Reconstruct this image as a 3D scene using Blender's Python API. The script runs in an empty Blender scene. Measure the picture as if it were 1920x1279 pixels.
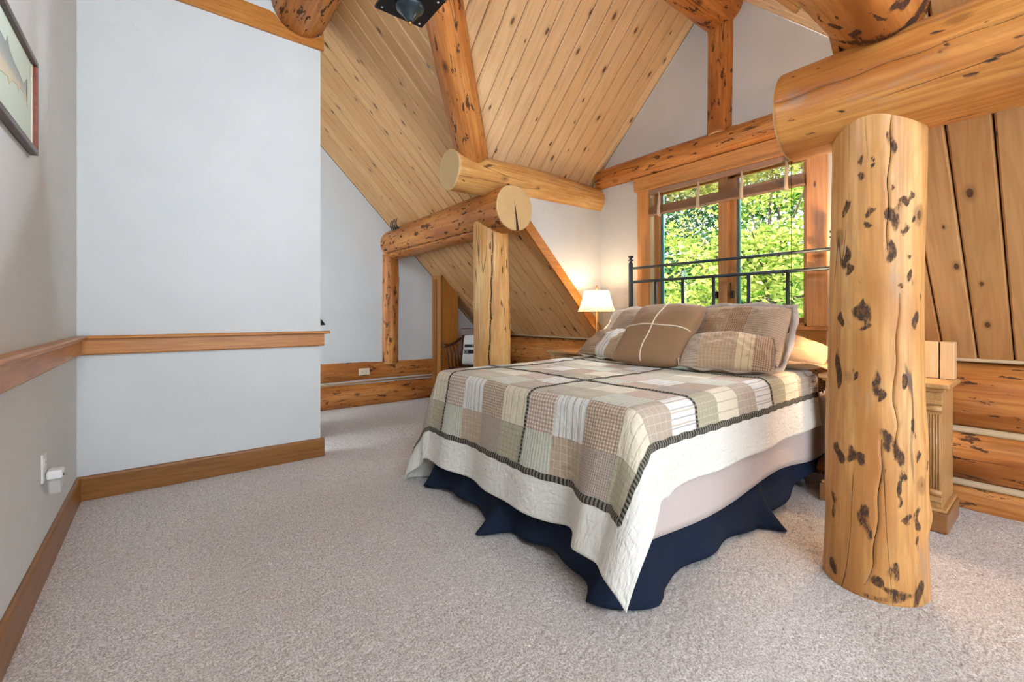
import bpy, bmesh, math, random
import numpy as np
from mathutils import Matrix, Vector, Quaternion

# ---------------------------------------------------------------- camera, world, sun, exposure
scn = bpy.context.scene
COL = scn.collection
FPX, YAW, HZN = 830.0, 38.25, 591.0
cd = bpy.data.cameras.new('camera')
cd.sensor_width = 36.0
cd.lens = FPX / 1920 * 36.0
cd.shift_y = -(639.5 - HZN) / 1920
cd.clip_start = 0.02
cd.clip_end = 200
cam = bpy.data.objects.new('camera', cd)
COL.objects.link(cam)
cam.location = (0, 0, 1.1)
cam.rotation_euler = (math.radians(90), 0, math.radians(-YAW))
scn.camera = cam

scn.view_settings.view_transform = 'Standard'
scn.view_settings.look = 'None'
scn.view_settings.gamma = 1.0
scn.view_settings.use_curve_mapping = False
scn.view_settings.exposure = 1.14
scn.cycles.use_denoising = True
scn.cycles.max_bounces = 6
scn.cycles.diffuse_bounces = 3
scn.cycles.glossy_bounces = 2
scn.cycles.transmission_bounces = 3
scn.cycles.use_adaptive_sampling = True
scn.cycles.adaptive_threshold = 0.12
scn.cycles.adaptive_min_samples = 12
scn.cycles.transparent_max_bounces = 12
scn.cycles.sample_clamp_indirect = 6.0

wd = bpy.data.worlds.new('sky')
scn.world = wd
wd.use_nodes = True
bg = wd.node_tree.nodes['Background']
bg.inputs[0].default_value = (0.86, 0.93, 1.0, 1)
bg.inputs[1].default_value = 1.5


def lamp_obj(name, kind, loc, target, energy, color, **kw):
    d = bpy.data.lights.new(name, kind)
    d.energy = energy
    d.color = color
    for k, v in kw.items():
        setattr(d, k, v)
    o = bpy.data.objects.new(name, d)
    COL.objects.link(o)
    o.location = loc
    if target is not None:
        dv = Vector(target) - Vector(loc)
        o.rotation_euler = dv.to_track_quat('-Z', 'Y').to_euler()
    return o


# daylight: sun comes over the roof and lights the trees; unseen fill areas are added behind the photographer; one more is added in the hall for assumed daylight
lamp_obj('sun', 'SUN', (-8, 0, 12), (-8 + 1.0, 0.25, 12 - 1.35), 5.0, (1.0, 0.95, 0.84), angle=0.01)
lamp_obj('fill_back', 'AREA', (1.2, -2.55, 2.15), (1.6, 1.5, 1.75), 24, (0.66, 0.82, 1.0), shape='RECTANGLE', size=3.4, size_y=3.4)  # unseen area light added behind the camera as soft fill
lamp_obj('fill_hall', 'AREA', (-1.2, 4.55, 1.3), (2.5, 4.6, 0.7), 34, (0.76, 0.88, 1.0), shape='RECTANGLE', size=1.3, size_y=1.6)  # unseen area light added in the hall; daylight from there is only assumed
lamp_obj('fill_side', 'AREA', (3.40, -2.3, 2.0), (-0.4, 1.5, 1.5), 165, (0.60, 0.79, 1.0), shape='RECTANGLE', size=1.4, size_y=1.4)  # added fill from the right, put in to brighten the left wall
lamp_obj('fill_upper', 'AREA', (-0.25, -1.6, 3.2), (3.4, 1.9, 2.3), 70, (0.60, 0.79, 1.0), shape='RECTANGLE', size=2.2, size_y=1.6)  # added high fill aimed at the gable, dormer and bed
lamp_obj('daylight_bed_window', 'AREA', (4.5, 1.83, 3.0), (2.4, 1.83, 0.9), 150, (0.80, 0.90, 1.0), shape='RECTANGLE', size=1.7, size_y=1.2)

RNG = np.random.default_rng(7)
PI = math.pi


# ---------------------------------------------------------------- node helpers
class NT:
    def __init__(self, name):
        self.m = bpy.data.materials.new(name)
        self.m.use_nodes = True
        self.t = self.m.node_tree
        self.t.nodes.clear()
        self.out = self.n('ShaderNodeOutputMaterial')
        self.b = self.n('ShaderNodeBsdfPrincipled')
        self.l(self.b.outputs[0], self.out.inputs[0])

    def n(self, typ, **kw):
        x = self.t.nodes.new(typ)
        for k, v in kw.items():
            setattr(x, k, v)
        return x

    def l(self, a, b):
        self.t.links.new(a, b)

    def set(self, sock, v):
        if isinstance(v, bpy.types.NodeSocket):
            self.l(v, sock)
        else:
            sock.default_value = v

    def coord(self, which='Object'):
        return self.n('ShaderNodeTexCoord').outputs[which]

    def rnd(self):
        return self.n('ShaderNodeObjectInfo').outputs['Random']

    def shifted(self, co, k=37.0):
        """coordinates moved by a random amount for each object, so that copies differ"""
        r = self.rnd()
        m = self.math('MULTIPLY', r, k)
        c = self.n('ShaderNodeCombineXYZ')
        for i in range(3):
            self.l(m, c.inputs[i])
        a = self.n('ShaderNodeVectorMath', operation='ADD')
        self.l(co, a.inputs[0]); self.l(c.outputs[0], a.inputs[1])
        return a.outputs[0]

    def scale(self, co, s):
        a = self.n('ShaderNodeVectorMath', operation='MULTIPLY')
        self.l(co, a.inputs[0]); a.inputs[1].default_value = s
        return a.outputs[0]

    def math(self, op, a, b=0.0, c=0.0, clamp=False):
        x = self.n('ShaderNodeMath', operation=op, use_clamp=clamp)
        self.set(x.inputs[0], a); self.set(x.inputs[1], b); self.set(x.inputs[2], c)
        return x.outputs[0]

    def noise(self, co, scale=1.0, detail=3.0, rough=0.55, dist=0.0, col=False):
        x = self.n('ShaderNodeTexNoise')
        self.l(co, x.inputs['Vector'])
        x.inputs['Scale'].default_value = scale
        x.inputs['Detail'].default_value = detail
        x.inputs['Roughness'].default_value = rough
        x.inputs['Distortion'].default_value = dist
        return x.outputs['Color' if col else 'Fac']

    def vor(self, co, scale=1.0, out='Distance', feature='F1', rand=1.0, dim='3D'):
        x = self.n('ShaderNodeTexVoronoi', feature=feature, voronoi_dimensions=dim)
        self.l(co, x.inputs['Vector'])
        x.inputs['Scale'].default_value = scale
        x.inputs['Randomness'].default_value = rand
        return x.outputs[out]

    def step(self, v, lo, hi, to0=0.0, to1=1.0):
        x = self.n('ShaderNodeMapRange', interpolation_type='SMOOTHSTEP')
        self.l(v, x.inputs['Value'])
        x.inputs['From Min'].default_value = lo; x.inputs['From Max'].default_value = hi
        x.inputs['To Min'].default_value = to0; x.inputs['To Max'].default_value = to1
        return x.outputs[0]

    def mix(self, f, a, b, mode='MIX'):
        x = self.n('ShaderNodeMix', data_type='RGBA', blend_type=mode)
        self.set(x.inputs[0], f)
        self.set(x.inputs[6], a if isinstance(a, bpy.types.NodeSocket) else (*a, 1))
        self.set(x.inputs[7], b if isinstance(b, bpy.types.NodeSocket) else (*b, 1))
        return x.outputs[2]

    def ramp(self, f, stops):
        x = self.n('ShaderNodeValToRGB')
        e = x.color_ramp.elements
        while len(e) < len(stops):
            e.new(0.5)
        for k, (p, c) in enumerate(stops):
            e[k].position = p; e[k].color = (*c, 1)
        self.l(f, x.inputs[0])
        return x.outputs[0]

    def bump(self, h, strength=0.3, dist=0.01, prev=None):
        x = self.n('ShaderNodeBump')
        x.inputs['Strength'].default_value = strength
        x.inputs['Distance'].default_value = dist
        self.l(h, x.inputs['Height'])
        if prev is not None:
            self.l(prev, x.inputs['Normal'])
        return x.outputs[0]

    def fin(self, color, rough=0.5, normal=None, spec=0.5, **kw):
        self.set(self.b.inputs['Base Color'], color if isinstance(color, bpy.types.NodeSocket) else (*color, 1))
        self.set(self.b.inputs['Roughness'], rough)
        self.b.inputs['Specular IOR Level'].default_value = spec
        if normal is not None:
            self.l(normal, self.b.inputs['Normal'])
        for k, v in kw.items():
            self.set(self.b.inputs[k.replace('_', ' ')], v)
        return self.m


def srgb(r, g, b):
    f = lambda c: (c / 255 / 12.92) if c / 255 <= 0.04045 else ((c / 255 + 0.055) / 1.055) ** 2.4
    return (f(r), f(g), f(b))


def plain(name, col, rough=0.5, spec=0.5, metal=0.0, var=0.06, sc=40.0):
    n = NT(name)
    co = n.coord()
    f = n.noise(co, sc, 3)
    c = n.mix(f, tuple(x * (1 - var) for x in col), tuple(min(1, x * (1 + var)) for x in col))
    return n.fin(c, rough, n.bump(f, 0.05, 0.002), spec, Metallic=metal)


def mat_plaster(name, col):
    n = NT(name)
    co = n.coord()
    a = n.noise(co, 1.6, 4, 0.6)
    b = n.noise(co, 9.0, 4, 0.6, 0.5)
    c = n.mix(n.step(a, 0.3, 0.7), tuple(x * 0.95 for x in col), col)
    c = n.mix(n.step(b, 0.6, 0.8, 0, 0.25), c, tuple(min(1, x * 1.07) for x in col))
    f = n.noise(co, 26.0, 5, 0.6)
    return n.fin(c, 0.85, n.bump(b, 0.12, 0.012, n.bump(f, 0.08, 0.004)), 0.25)


def mat_log(name, light, mid, deep, fleck=0.67, knots=1.0, stain=0.5, dark=(0.026, 0.015, 0.012), grey=0.25):
    """peeled log: axis along local z; bark flecks, knots, weather stain, thin checks; 'bark' mesh attribute adds the placed patches"""
    n = NT(name)
    co = n.shifted(n.coord())
    g = n.noise(n.scale(co, (55, 55, 2.2)), 1.0, 4, 0.6)
    bl = n.noise(n.scale(co, (5, 5, 1.3)), 1.0, 3, 0.6)
    c = n.ramp(n.step(bl, 0.25, 0.75), [(0.0, deep), (0.45, mid), (1.0, light)])
    c = n.mix(n.step(g, 0.35, 0.72, 0.0, 0.7), c, deep)
    sw = n.noise(n.scale(co, (16, 16, 6)), 1.0, 3, 0.5, 1.6)
    c = n.mix(n.step(sw, 0.5, 0.62, 0.0, 0.18), c, tuple(x * 0.55 for x in mid))
    gr = n.noise(n.scale(co, (11, 11, 3.2)), 1.0, 4, 0.65, 0.4)
    c = n.mix(n.step(gr, 0.56, 0.78, 0, grey), c, (0.30, 0.27, 0.23))
    # knots
    vc = n.scale(co, (5.2, 5.2, 3.0))
    wob = n.noise(n.scale(co, (30, 30, 20)), 1.0, 2)
    vd = n.math('ADD', n.vor(vc), n.math('MULTIPLY', n.math('SUBTRACT', wob, 0.5), 0.07))
    ring = n.step(vd, 0.16, 0.10)
    core = n.step(vd, 0.075, 0.045)
    rnd = n.vor(vc, 1.0, 'Color')
    sep = n.n('ShaderNodeSeparateColor'); n.l(rnd, sep.inputs[0])
    gate = n.step(sep.outputs[0], 0.62 - 0.2 * knots, 0.66 - 0.2 * knots)
    gate = n.math('MULTIPLY', gate, min(1.0, knots))
    c = n.mix(n.math('MULTIPLY', ring, n.math('MULTIPLY', gate, 0.55)), c, tuple(x * 0.4 for x in deep))
    c = n.mix(n.math('MULTIPLY', core, n.math('MULTIPLY', gate, 0.85)), c, (0.07, 0.028, 0.012))
    # bark flecks
    fk = n.noise(n.scale(co, (24, 24, 8.0)), 1.0, 4, 0.66, 0.3)
    fm = n.step(fk, fleck, fleck + 0.03)
    # placed patches
    at = n.n('ShaderNodeAttribute'); at.attribute_name = 'bark'
    brk = n.noise(n.scale(co, (64, 64, 18)), 1.0, 4, 0.7)
    pm = n.step(n.math('MULTIPLY', at.outputs['Fac'], n.math('ADD', n.math('MULTIPLY', brk, 3.4), -0.80)), 0.24, 0.56)
    bm_ = n.math('MAXIMUM', n.math('MULTIPLY', fm, stain + 0.45, clamp=True), pm)
    tone = n.noise(n.scale(co, (120, 120, 60)), 1.0, 3, 0.7)
    bc = n.mix(n.step(tone, 0.42, 0.68), dark, tuple(x * 0.42 for x in deep))
    halo = n.step(n.math('MULTIPLY', at.outputs['Fac'], n.math('ADD', bl, 0.5)), 0.12, 0.42)
    c = n.mix(n.math('MULTIPLY', halo, 0.35), c, tuple(x * 0.5 for x in deep))
    c = n.mix(n.math('MULTIPLY', bm_, 0.93), c, bc)
    # thin drying checks along the axis
    ck = n.noise(n.scale(co, (7, 7, 0.35)), 1.0, 2, 0.4)
    ckm = n.step(n.math('ABSOLUTE', n.math('SUBTRACT', ck, 0.5)), 0.006, 0.002)
    ckg = n.step(n.noise(n.scale(co, (2, 2, 1.5)), 1.0, 1), 0.5, 0.56)
    ckm = n.math('MULTIPLY', ckm, ckg)
    c = n.mix(n.math('MULTIPLY', ckm, 0.8), c, (0.03, 0.017, 0.01))
    at2 = n.n('ShaderNodeAttribute'); at2.attribute_name = 'crack'
    c = n.mix(n.step(at2.outputs['Fac'], 0.2, 0.8), c, (0.02, 0.012, 0.008))
    h = n.math('SUBTRACT', n.math('ADD', n.math('MULTIPLY', g, 0.25), n.math('MULTIPLY', sw, 0.5)), n.math('ADD', n.math('MULTIPLY', bm_, 0.5), n.math('MULTIPLY', ckm, 0.8)))
    ro = n.mix(bm_, (0.42,) * 3, (0.8,) * 3)
    return n.fin(c, ro, n.bump(h, 0.45, 0.006), 0.4)


def mat_end(name, col, crack_dir=None, crack_w=0.05):
    n = NT(name)
    co = n.coord()
    s = n.n('ShaderNodeSeparateXYZ'); n.l(co, s.inputs[0])
    x, y = s.outputs[0], s.outputs[1]
    r = n.math('SQRT', n.math('ADD', n.math('MULTIPLY', x, x), n.math('MULTIPLY', y, y)))
    w = n.math('ADD', r, n.math('MULTIPLY', n.noise(co, 9.0, 3), 0.03))
    ring = n.step(n.math('SINE', n.math('MULTIPLY', w, 420.0)), -0.4, 0.9)
    c = n.mix(n.math('MULTIPLY', ring, 0.28), col, tuple(q * 0.68 for q in col))
    c = n.mix(n.step(n.noise(co, 6.0, 3), 0.4, 0.7, 0, 0.3), c, tuple(q * 0.75 for q in col))
    if crack_dir is not None:
        ca, sa = math.cos(crack_dir), math.sin(crack_dir)
        al = n.math('ADD', n.math('MULTIPLY', x, ca), n.math('MULTIPLY', y, sa))
        ac = n.math('ABSOLUTE', n.math('ADD', n.math('SUBTRACT', n.math('MULTIPLY', y, ca), n.math('MULTIPLY', x, sa)), n.math('MULTIPLY', n.noise(co, 5.0, 2), 0.015)))
        ww = n.math('MULTIPLY', n.math('ADD', al, 0.08), crack_w)
        m = n.math('LESS_THAN', ac, ww)
        c = n.mix(m, c, (0.04, 0.02, 0.012))
    return n.fin(c, 0.6, n.bump(ring, 0.1, 0.002), 0.3)


def mat_board(name, a, b, dk, knot=0.9, sc=1.0):
    """knotty pine board: local x across, local y along the board"""
    n = NT(name)
    raw = n.coord()
    co = n.shifted(raw, 53.0)
    r = n.rnd()
    g = n.noise(n.scale(co, (48 * sc, 1.6, 20)), 1.0, 4, 0.6, 0.6)
    cat = n.noise(n.scale(co, (9 * sc, 0.75, 4)), 1.0, 2, 0.5, 0.4)
    ringed = n.step(n.math('SINE', n.math('MULTIPLY', cat, 60.0)), -0.2, 0.9)
    c = n.mix(n.math('FRACT', n.math('MULTIPLY', r, 7.3)), a, b)
    c = n.mix(n.step(g, 0.4, 0.8, 0, 0.4), c, dk)
    c = n.mix(n.math('MULTIPLY', ringed, 0.17), c, dk)
    vc = n.scale(co, (7.5, 3.4, 2.0))
    vd = n.math('ADD', n.vor(vc, dim='2D'), n.math('MULTIPLY', n.math('SUBTRACT', n.noise(n.scale(co, (60, 40, 20)), 1.0, 2), 0.5), 0.04))
    sep = n.n('ShaderNodeSeparateColor'); n.l(n.vor(vc, 1.0, 'Color', dim='2D'), sep.inputs[0])
    gate = n.step(sep.outputs[1], 0.52, 0.54)
    size = n.math('ADD', n.math('MULTIPLY', sep.outputs[2], 0.06), 0.035)
    q = n.math('DIVIDE', vd, size)
    c = n.mix(n.math('MULTIPLY', n.math('MULTIPLY', n.step(q, 2.4, 1.0), gate), 0.45), c, tuple(x * 0.7 for x in dk))
    core = n.math('MULTIPLY', n.step(q, 1.1, 0.8), gate)
    c = n.mix(n.math('MULTIPLY', core, knot), c, (0.085, 0.038, 0.018))
    return n.fin(c, 0.42, n.bump(n.math('SUBTRACT', n.math('MULTIPLY', g, 0.4), core), 0.12, 0.003), 0.4)


def mat_trim(name, a, b, vert=False):
    n = NT(name)
    co = n.coord('Generated')
    co2 = n.shifted(n.coord())
    g = n.noise(n.scale(co2, (58, 58, 2.6) if vert else (4, 4, 62)), 1.0, 4, 0.6, 0.3)
    g2 = n.noise(co2, 2.0, 3)
    c = n.mix(n.step(g, 0.3, 0.75), a, b)
    c = n.mix(n.step(g2, 0.4, 0.7, 0, 0.35), c, b)
    vc = n.scale(co2, (7.0, 7.0, 2.6) if vert else (2.6, 2.6, 7.0))
    vd = n.vor(vc)
    sep = n.n('ShaderNodeSeparateColor'); n.l(n.vor(vc, 1.0, 'Color'), sep.inputs[0])
    k = n.math('MULTIPLY', n.step(vd, 0.10, 0.06), n.step(sep.outputs[0], 0.72, 0.74))
    c = n.mix(n.math('MULTIPLY', k, 0.8), c, (0.05, 0.02, 0.01))
    return n.fin(c, 0.35, n.bump(g, 0.06, 0.002), 0.5)


M = {}
M['plaster'] = mat_plaster('white_plaster', srgb(212, 212, 209))
M['log_gold'] = mat_log('peeled_log_gold', srgb(226, 176, 112), srgb(212, 154, 88), srgb(178, 114, 56), fleck=0.70, knots=1.0, stain=0.1, grey=0.42)
M['log_beam'] = mat_log('peeled_log_beam', srgb(216, 152, 78), srgb(204, 132, 62), srgb(164, 92, 36), fleck=0.68, knots=0.9, stain=0.3, grey=0.5)
M['log_fleck'] = mat_log('peeled_log_flecked', srgb(208, 142, 72), srgb(190, 118, 52), srgb(150, 82, 30), fleck=0.585, knots=1.0, stain=0.6, grey=0.15)
M['log_orange'] = mat_log('peeled_log_orange', srgb(218, 152, 84), srgb(200, 126, 60), srgb(150, 84, 34), fleck=0.60, knots=1.0, stain=0.5, grey=0.3)
M['log_pale'] = mat_log('peeled_log_pale', srgb(236, 196, 134), srgb(224, 172, 104), srgb(186, 124, 58), fleck=0.70, knots=0.7, stain=0.4, grey=0.2)
M['end_pale'] = mat_end('log_end_grain', srgb(214, 178, 126), None)
M['end_crack'] = mat_end('log_end_grain_cracked', srgb(214, 178, 126), math.radians(172), 0.055)
M['pine_shaded'] = mat_board('pine_board_shaded', srgb(208, 160, 106), srgb(194, 144, 90), srgb(152, 102, 56))  # same pine, darker copy: shade of the main slope put into the colour
M['pine_lit'] = mat_board('pine_board_lit', srgb(234, 200, 156), srgb(226, 188, 140), srgb(188, 140, 92))  # same pine, lighter copy: light on the dormer put into the colour
M['trim'] = mat_trim('stained_pine_trim', srgb(200, 132, 60), srgb(168, 100, 38))
M['base'] = mat_trim('stained_pine_baseboard', srgb(150, 98, 44), srgb(122, 76, 30))
M['casing'] = mat_trim('window_casing_pine', srgb(220, 160, 96), srgb(198, 130, 68))
M['trim_v'] = mat_trim('stained_pine_upright', srgb(200, 132, 60), srgb(168, 100, 38), True)
M['casing_v'] = mat_trim('window_casing_pine_upright', srgb(220, 160, 96), srgb(198, 130, 68), True)
M['dark'] = plain('dark_gap', (0.05, 0.03, 0.018), 0.9)
M['chink'] = plain('cream_chinking', srgb(198, 172, 136), 0.9, 0.2)


# ---------------------------------------------------------------- object helpers
def tag(o, label=None, cat=None, group=None, kind=None):
    if label: o['label'] = label
    if cat: o['category'] = cat
    if group: o['group'] = group
    if kind: o['kind'] = kind
    elif cat: o['kind'] = 'thing'
    return o


def link(name, me, mats, parent=None, mw=None):
    o = bpy.data.objects.new(name, me)
    COL.objects.link(o)
    if mats is not None:
        for m in (mats if isinstance(mats, (list, tuple)) else [mats]):
            me.materials.append(M[m] if isinstance(m, str) else m)
    if parent is not None:
        o.parent = parent
        if mw is not None:
            o.matrix_basis = parent.matrix_basis.inverted() @ mw if parent.parent is None else mw
    elif mw is not None:
        o.matrix_basis = mw
    return o


def mesh(name, V, F, mats, parent=None, smooth=False, mw=None, fmat=None, uv=None):
    me = bpy.data.meshes.new(name)
    me.from_pydata([tuple(map(float, v)) for v in V], [], [tuple(map(int, f)) for f in F])
    if smooth:
        me.polygons.foreach_set('use_smooth', [True] * len(me.polygons))
    if fmat is not None:
        me.polygons.foreach_set('material_index', np.asarray(fmat, dtype=np.int32))
    if uv is not None:
        ul = me.uv_layers.new(name='UVMap')
        li = np.empty(len(me.loops), dtype=np.int32)
        me.loops.foreach_get('vertex_index', li)
        ul.data.foreach_set('uv', np.asarray(uv, dtype=np.float32)[li].ravel())
    me.update()
    return link(name, me, mats, parent, mw)


def from_bm(name, bm, mats, parent=None, smooth=False, mw=None):
    me = bpy.data.meshes.new(name)
    bmesh.ops.recalc_face_normals(bm, faces=bm.faces)
    bm.to_mesh(me); bm.free()
    if smooth:
        me.polygons.foreach_set('use_smooth', [True] * len(me.polygons))
    return link(name, me, mats, parent, mw)


def empty(name, loc=(0, 0, 0), rz=0.0):
    o = bpy.data.objects.new(name, None)
    o.empty_display_size = 0.1
    COL.objects.link(o)
    o.matrix_basis = Matrix.Translation(loc) @ Matrix.Rotation(rz, 4, 'Z')
    return o


def bm_box(bm, lo, hi, bev=0.0):
    lo, hi = Vector(lo), Vector(hi)
    r = bmesh.ops.create_cube(bm, size=1.0)
    vs = r['verts']
    for v in vs:
        v.co = Vector(((lo[i] + hi[i]) / 2 + v.co[i] * (hi[i] - lo[i])) for i in range(3))
    if bev > 0:
        es = list({e for v in vs for e in v.link_edges})
        bmesh.ops.bevel(bm, geom=es, offset=bev, segments=2, affect='EDGES', profile=0.5)


def box(name, lo, hi, mat, parent=None, bev=0.003, mw=None):
    bm = bmesh.new()
    bm_box(bm, lo, hi, bev)
    return from_bm(name, bm, mat, parent, False, mw)


def prism(name, poly, axis, a, b, mat, parent=None, mw=None):
    """polygon given in the two other axes, extruded along axis from a to b"""
    n = len(poly)
    oth = [i for i in range(3) if i != axis]
    V = []
    for d in (a, b):
        for p in poly:
            v = [0, 0, 0]; v[axis] = d; v[oth[0]] = p[0]; v[oth[1]] = p[1]
            V.append(v)
    bm = bmesh.new()
    vs = [bm.verts.new(v) for v in V]
    bm.faces.new(vs[:n]); bm.faces.new(vs[n:])
    for i in range(n):
        j = (i + 1) % n
        bm.faces.new((vs[i], vs[j], vs[n + j], vs[n + i]))
    return from_bm(name, bm, mat, parent, False, mw)


def lathe(name, prof, mat, parent=None, seg=24, loc=(0, 0, 0), smooth=True, mw=None):
    V, F = [], []
    for r, z in prof:
        for k in range(seg):
            a = 2 * PI * k / seg
            V.append((loc[0] + r * math.cos(a), loc[1] + r * math.sin(a), loc[2] + z))
    for i in range(len(prof) - 1):
        for k in range(seg):
            j = (k + 1) % seg
            F.append((i * seg + k, i * seg + j, (i + 1) * seg + j, (i + 1) * seg + k))
    F.append(tuple(range(seg))[::-1]); F.append(tuple((len(prof) - 1) * seg + k for k in range(seg)))
    return mesh(name, V, F, mat, parent, smooth, mw)


def tube_geo(path, rad, seg=10, closed=False):
    P = [Vector(p) for p in path]
    n = len(P)
    V, F = [], []
    up = None
    for i, p in enumerate(P):
        if closed:
            t = (P[(i + 1) % n] - P[i - 1])
        else:
            t = P[min(i + 1, n - 1)] - P[max(i - 1, 0)]
        t.normalize()
        if up is None:
            up = Vector((0, 0, 1)) if abs(t.z) < 0.9 else Vector((1, 0, 0))
        x = (up - t * up.dot(t)).normalized(); up = x
        y = t.cross(x)
        r = rad[i] if isinstance(rad, (list, tuple)) else rad
        for k in range(seg):
            a = 2 * PI * k / seg
            V.append(p + x * (r * math.cos(a)) + y * (r * math.sin(a)))
    m = n if closed else n - 1
    for i in range(m):
        i2 = (i + 1) % n
        for k in range(seg):
            j = (k + 1) % seg
            F.append((i * seg + k, i * seg + j, i2 * seg + j, i2 * seg + k))
    if not closed:
        F.append(tuple(range(seg))[::-1]); F.append(tuple((n - 1) * seg + k for k in range(seg)))
    return V, F


def tube(name, path, rad, mat, parent=None, seg=10, mw=None, closed=False):
    V, F = tube_geo(path, rad, seg, closed)
    return mesh(name, V, F, mat, parent, True, mw)


def grid_faces(nu, nv):
    i = np.arange(nu - 1)[:, None] * nv + np.arange(nv - 1)[None, :]
    i = i.ravel()
    return np.stack([i, i + nv, i + nv + 1, i + 1], 1)


def wob(x, y, seed, n=6, f0=1.0, f1=6.0):
    """smooth pseudo noise from random sine waves (numpy arrays), about -1..1"""
    g = np.random.default_rng(seed)
    out = np.zeros(np.broadcast(x, y).shape)
    for _ in range(n):
        a, fr, ph = g.uniform(0, 2 * PI), g.uniform(f0, f1), g.uniform(0, 2 * PI)
        out = out + np.sin((x * math.cos(a) + y * math.sin(a)) * fr + ph)
    return out / n * 1.6


def log(name, p0, p1, r0, r1, mat, parent=None, seg=72, dz=0.03, seed=1, lump=0.02, bow=0.012, cracks=(), marks=(), end=('end_pale', 'end_pale'), flare=None, cut=None):
    """a peeled log from p0 to p1; cracks: list of [(axial, theta), ...] paths pushed into the surface; marks: (theta, axial, half width, half height, strength)"""
    p0, p1 = Vector(p0), Vector(p1)
    L = (p1 - p0).length
    z = (p1 - p0).normalized()
    ref = Vector((0, 0, 1)) if abs(z.z) < 0.9 else Vector((1, 0, 0))
    x = (ref - z * ref.dot(z)).normalized()
    y = z.cross(x)
    mw = Matrix(((x.x, y.x, z.x, p0.x), (x.y, y.y, z.y, p0.y), (x.z, y.z, z.z, p0.z), (0, 0, 0, 1)))
    g = np.random.default_rng(seed)
    nr = max(8, int(L / dz))
    zs = np.linspace(0, L, nr)
    base = np.linspace(-PI, PI, seg, endpoint=False)
    TH = np.tile(base, (nr, 1))
    ck = np.zeros((nr, seg))
    dep = np.zeros((nr, seg))
    for path, width, depth in cracks:
        pz = np.array([q[0] for q in path]); pt = np.array([q[1] for q in path])
        for i, zz in enumerate(zs):
            if zz < pz.min() - 1e-6 or zz > pz.max() + 1e-6:
                continue
            t = np.interp(zz, pz, pt) + 0.02 * math.sin(zz * 31 + seed)
            k = int(round((t + PI) / (2 * PI) * seg)) % seg
            fade = min(1.0, (zz - pz.min()) / 0.15 + 0.15, (pz.max() - zz) / 0.15 + 0.15)
            TH[i, k] = t
            TH[i, (k - 1) % seg] = t - width * fade / r0 / 2 - 0.004
            TH[i, (k + 1) % seg] = t + width * fade / r0 / 2 + 0.004
            ck[i, k] = 1.0
            dep[i, k] = depth * fade
    ZZ = np.repeat(zs[:, None], seg, 1)
    rr = r0 + (r1 - r0) * (zs / L)
    if flare is not None:
        rr = rr + np.interp(zs, [q[0] for q in flare], [q[1] for q in flare])
    R = rr[:, None] * np.ones((1, seg))
    for _ in range(7):
        mth, fz, ph, ph2 = g.integers(1, 5), g.uniform(0.5, 5.0), g.uniform(0, 6.28), g.uniform(0, 6.28)
        R = R + lump * r0 * np.sin(mth * TH + ph) * np.sin(fz * ZZ + ph2)
    for _ in range(5):  # knots push out
        tk, zk, ak = g.uniform(-PI, PI), g.uniform(0.1, 0.9) * L, g.uniform(0.003, 0.012)
        dt = (TH - tk + PI) % (2 * PI) - PI
        R = R + ak * np.exp(-((dt * r0) ** 2 + (ZZ - zk) ** 2) / 0.0028)
    R = R - dep
    cx = bow * np.sin(zs / L * PI * g.uniform(0.8, 1.6) + g.uniform(0, 1))
    cy = bow * np.sin(zs / L * PI * g.uniform(0.8, 1.6) + g.uniform(0, 3))
    X = cx[:, None] + R * np.cos(TH); Y = cy[:, None] + R * np.sin(TH)
    bark = np.zeros((nr, seg))
    for tm, zm, hw, hh, st in marks:
        dt = (TH - tm + PI) % (2 * PI) - PI
        d = np.sqrt((dt * r0 / hw + 0.5 * np.sin(ZZ / hh * 2.1 + tm * 9)) ** 2 + ((ZZ - zm) / hh) ** 2)
        d = d * 1.15 + 0.45 * wob(TH * r0 / hw, ZZ / hh, int(abs(tm * 100) + zm * 1000) % 9973, 4, 1.5, 4)
        bark = np.maximum(bark, st * np.clip(1.5 - d, 0, 1))
    V = np.stack([X, Y, ZZ], 2).reshape(-1, 3)
    i = (np.arange(nr - 1)[:, None] * seg)
    k = np.arange(seg)[None, :]; k2 = (k + 1) % seg
    F = np.stack([i + k, i + k2, i + seg + k2, i + seg + k], 2).reshape(-1, 4).tolist()
    fm = [0] * len(F)
    nb = len(V)
    # chamfered sawn ends: inner ring + cap
    ex = []
    for e, (ri, sgn) in enumerate(((0, -1), (nr - 1, 1))):
        ring = V[ri * seg:(ri + 1) * seg].copy()
        cen = ring.mean(0)
        inn = cen + (ring - cen) * 0.965; inn[:, 2] += sgn * 0.008
        st = nb + e * (2 * seg + 1)
        inn2 = cen + (ring - cen) * 0.5; inn2[:, 2] += sgn * 0.008
        ex += inn.tolist() + inn2.tolist() + [[cen[0], cen[1], cen[2] + sgn * 0.008]]
        for q in range(seg):
            q2 = (q + 1) % seg
            a, b, c_, d_ = ri * seg + q, ri * seg + q2, st + q2, st + q
            F.append([a, b, c_, d_] if sgn > 0 else [a, d_, c_, b]); fm.append(1 + e)
            a, b, c_, d_ = st + q, st + q2, st + seg + q2, st + seg + q
            F.append([a, b, c_, d_] if sgn > 0 else [a, d_, c_, b]); fm.append(1 + e)
            a, b, c_ = st + seg + q, st + seg + q2, st + 2 * seg
            F.append([a, b, c_] if sgn > 0 else [a, c_, b]); fm.append(1 + e)
    V = np.vstack([V, np.array(ex)])
    me = bpy.data.meshes.new(name)
    me.from_pydata(V.tolist(), [], F)
    sm = np.ones(len(F), dtype=bool); sm[np.asarray(fm) > 0] = False
    me.polygons.foreach_set('use_smooth', sm)
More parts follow.
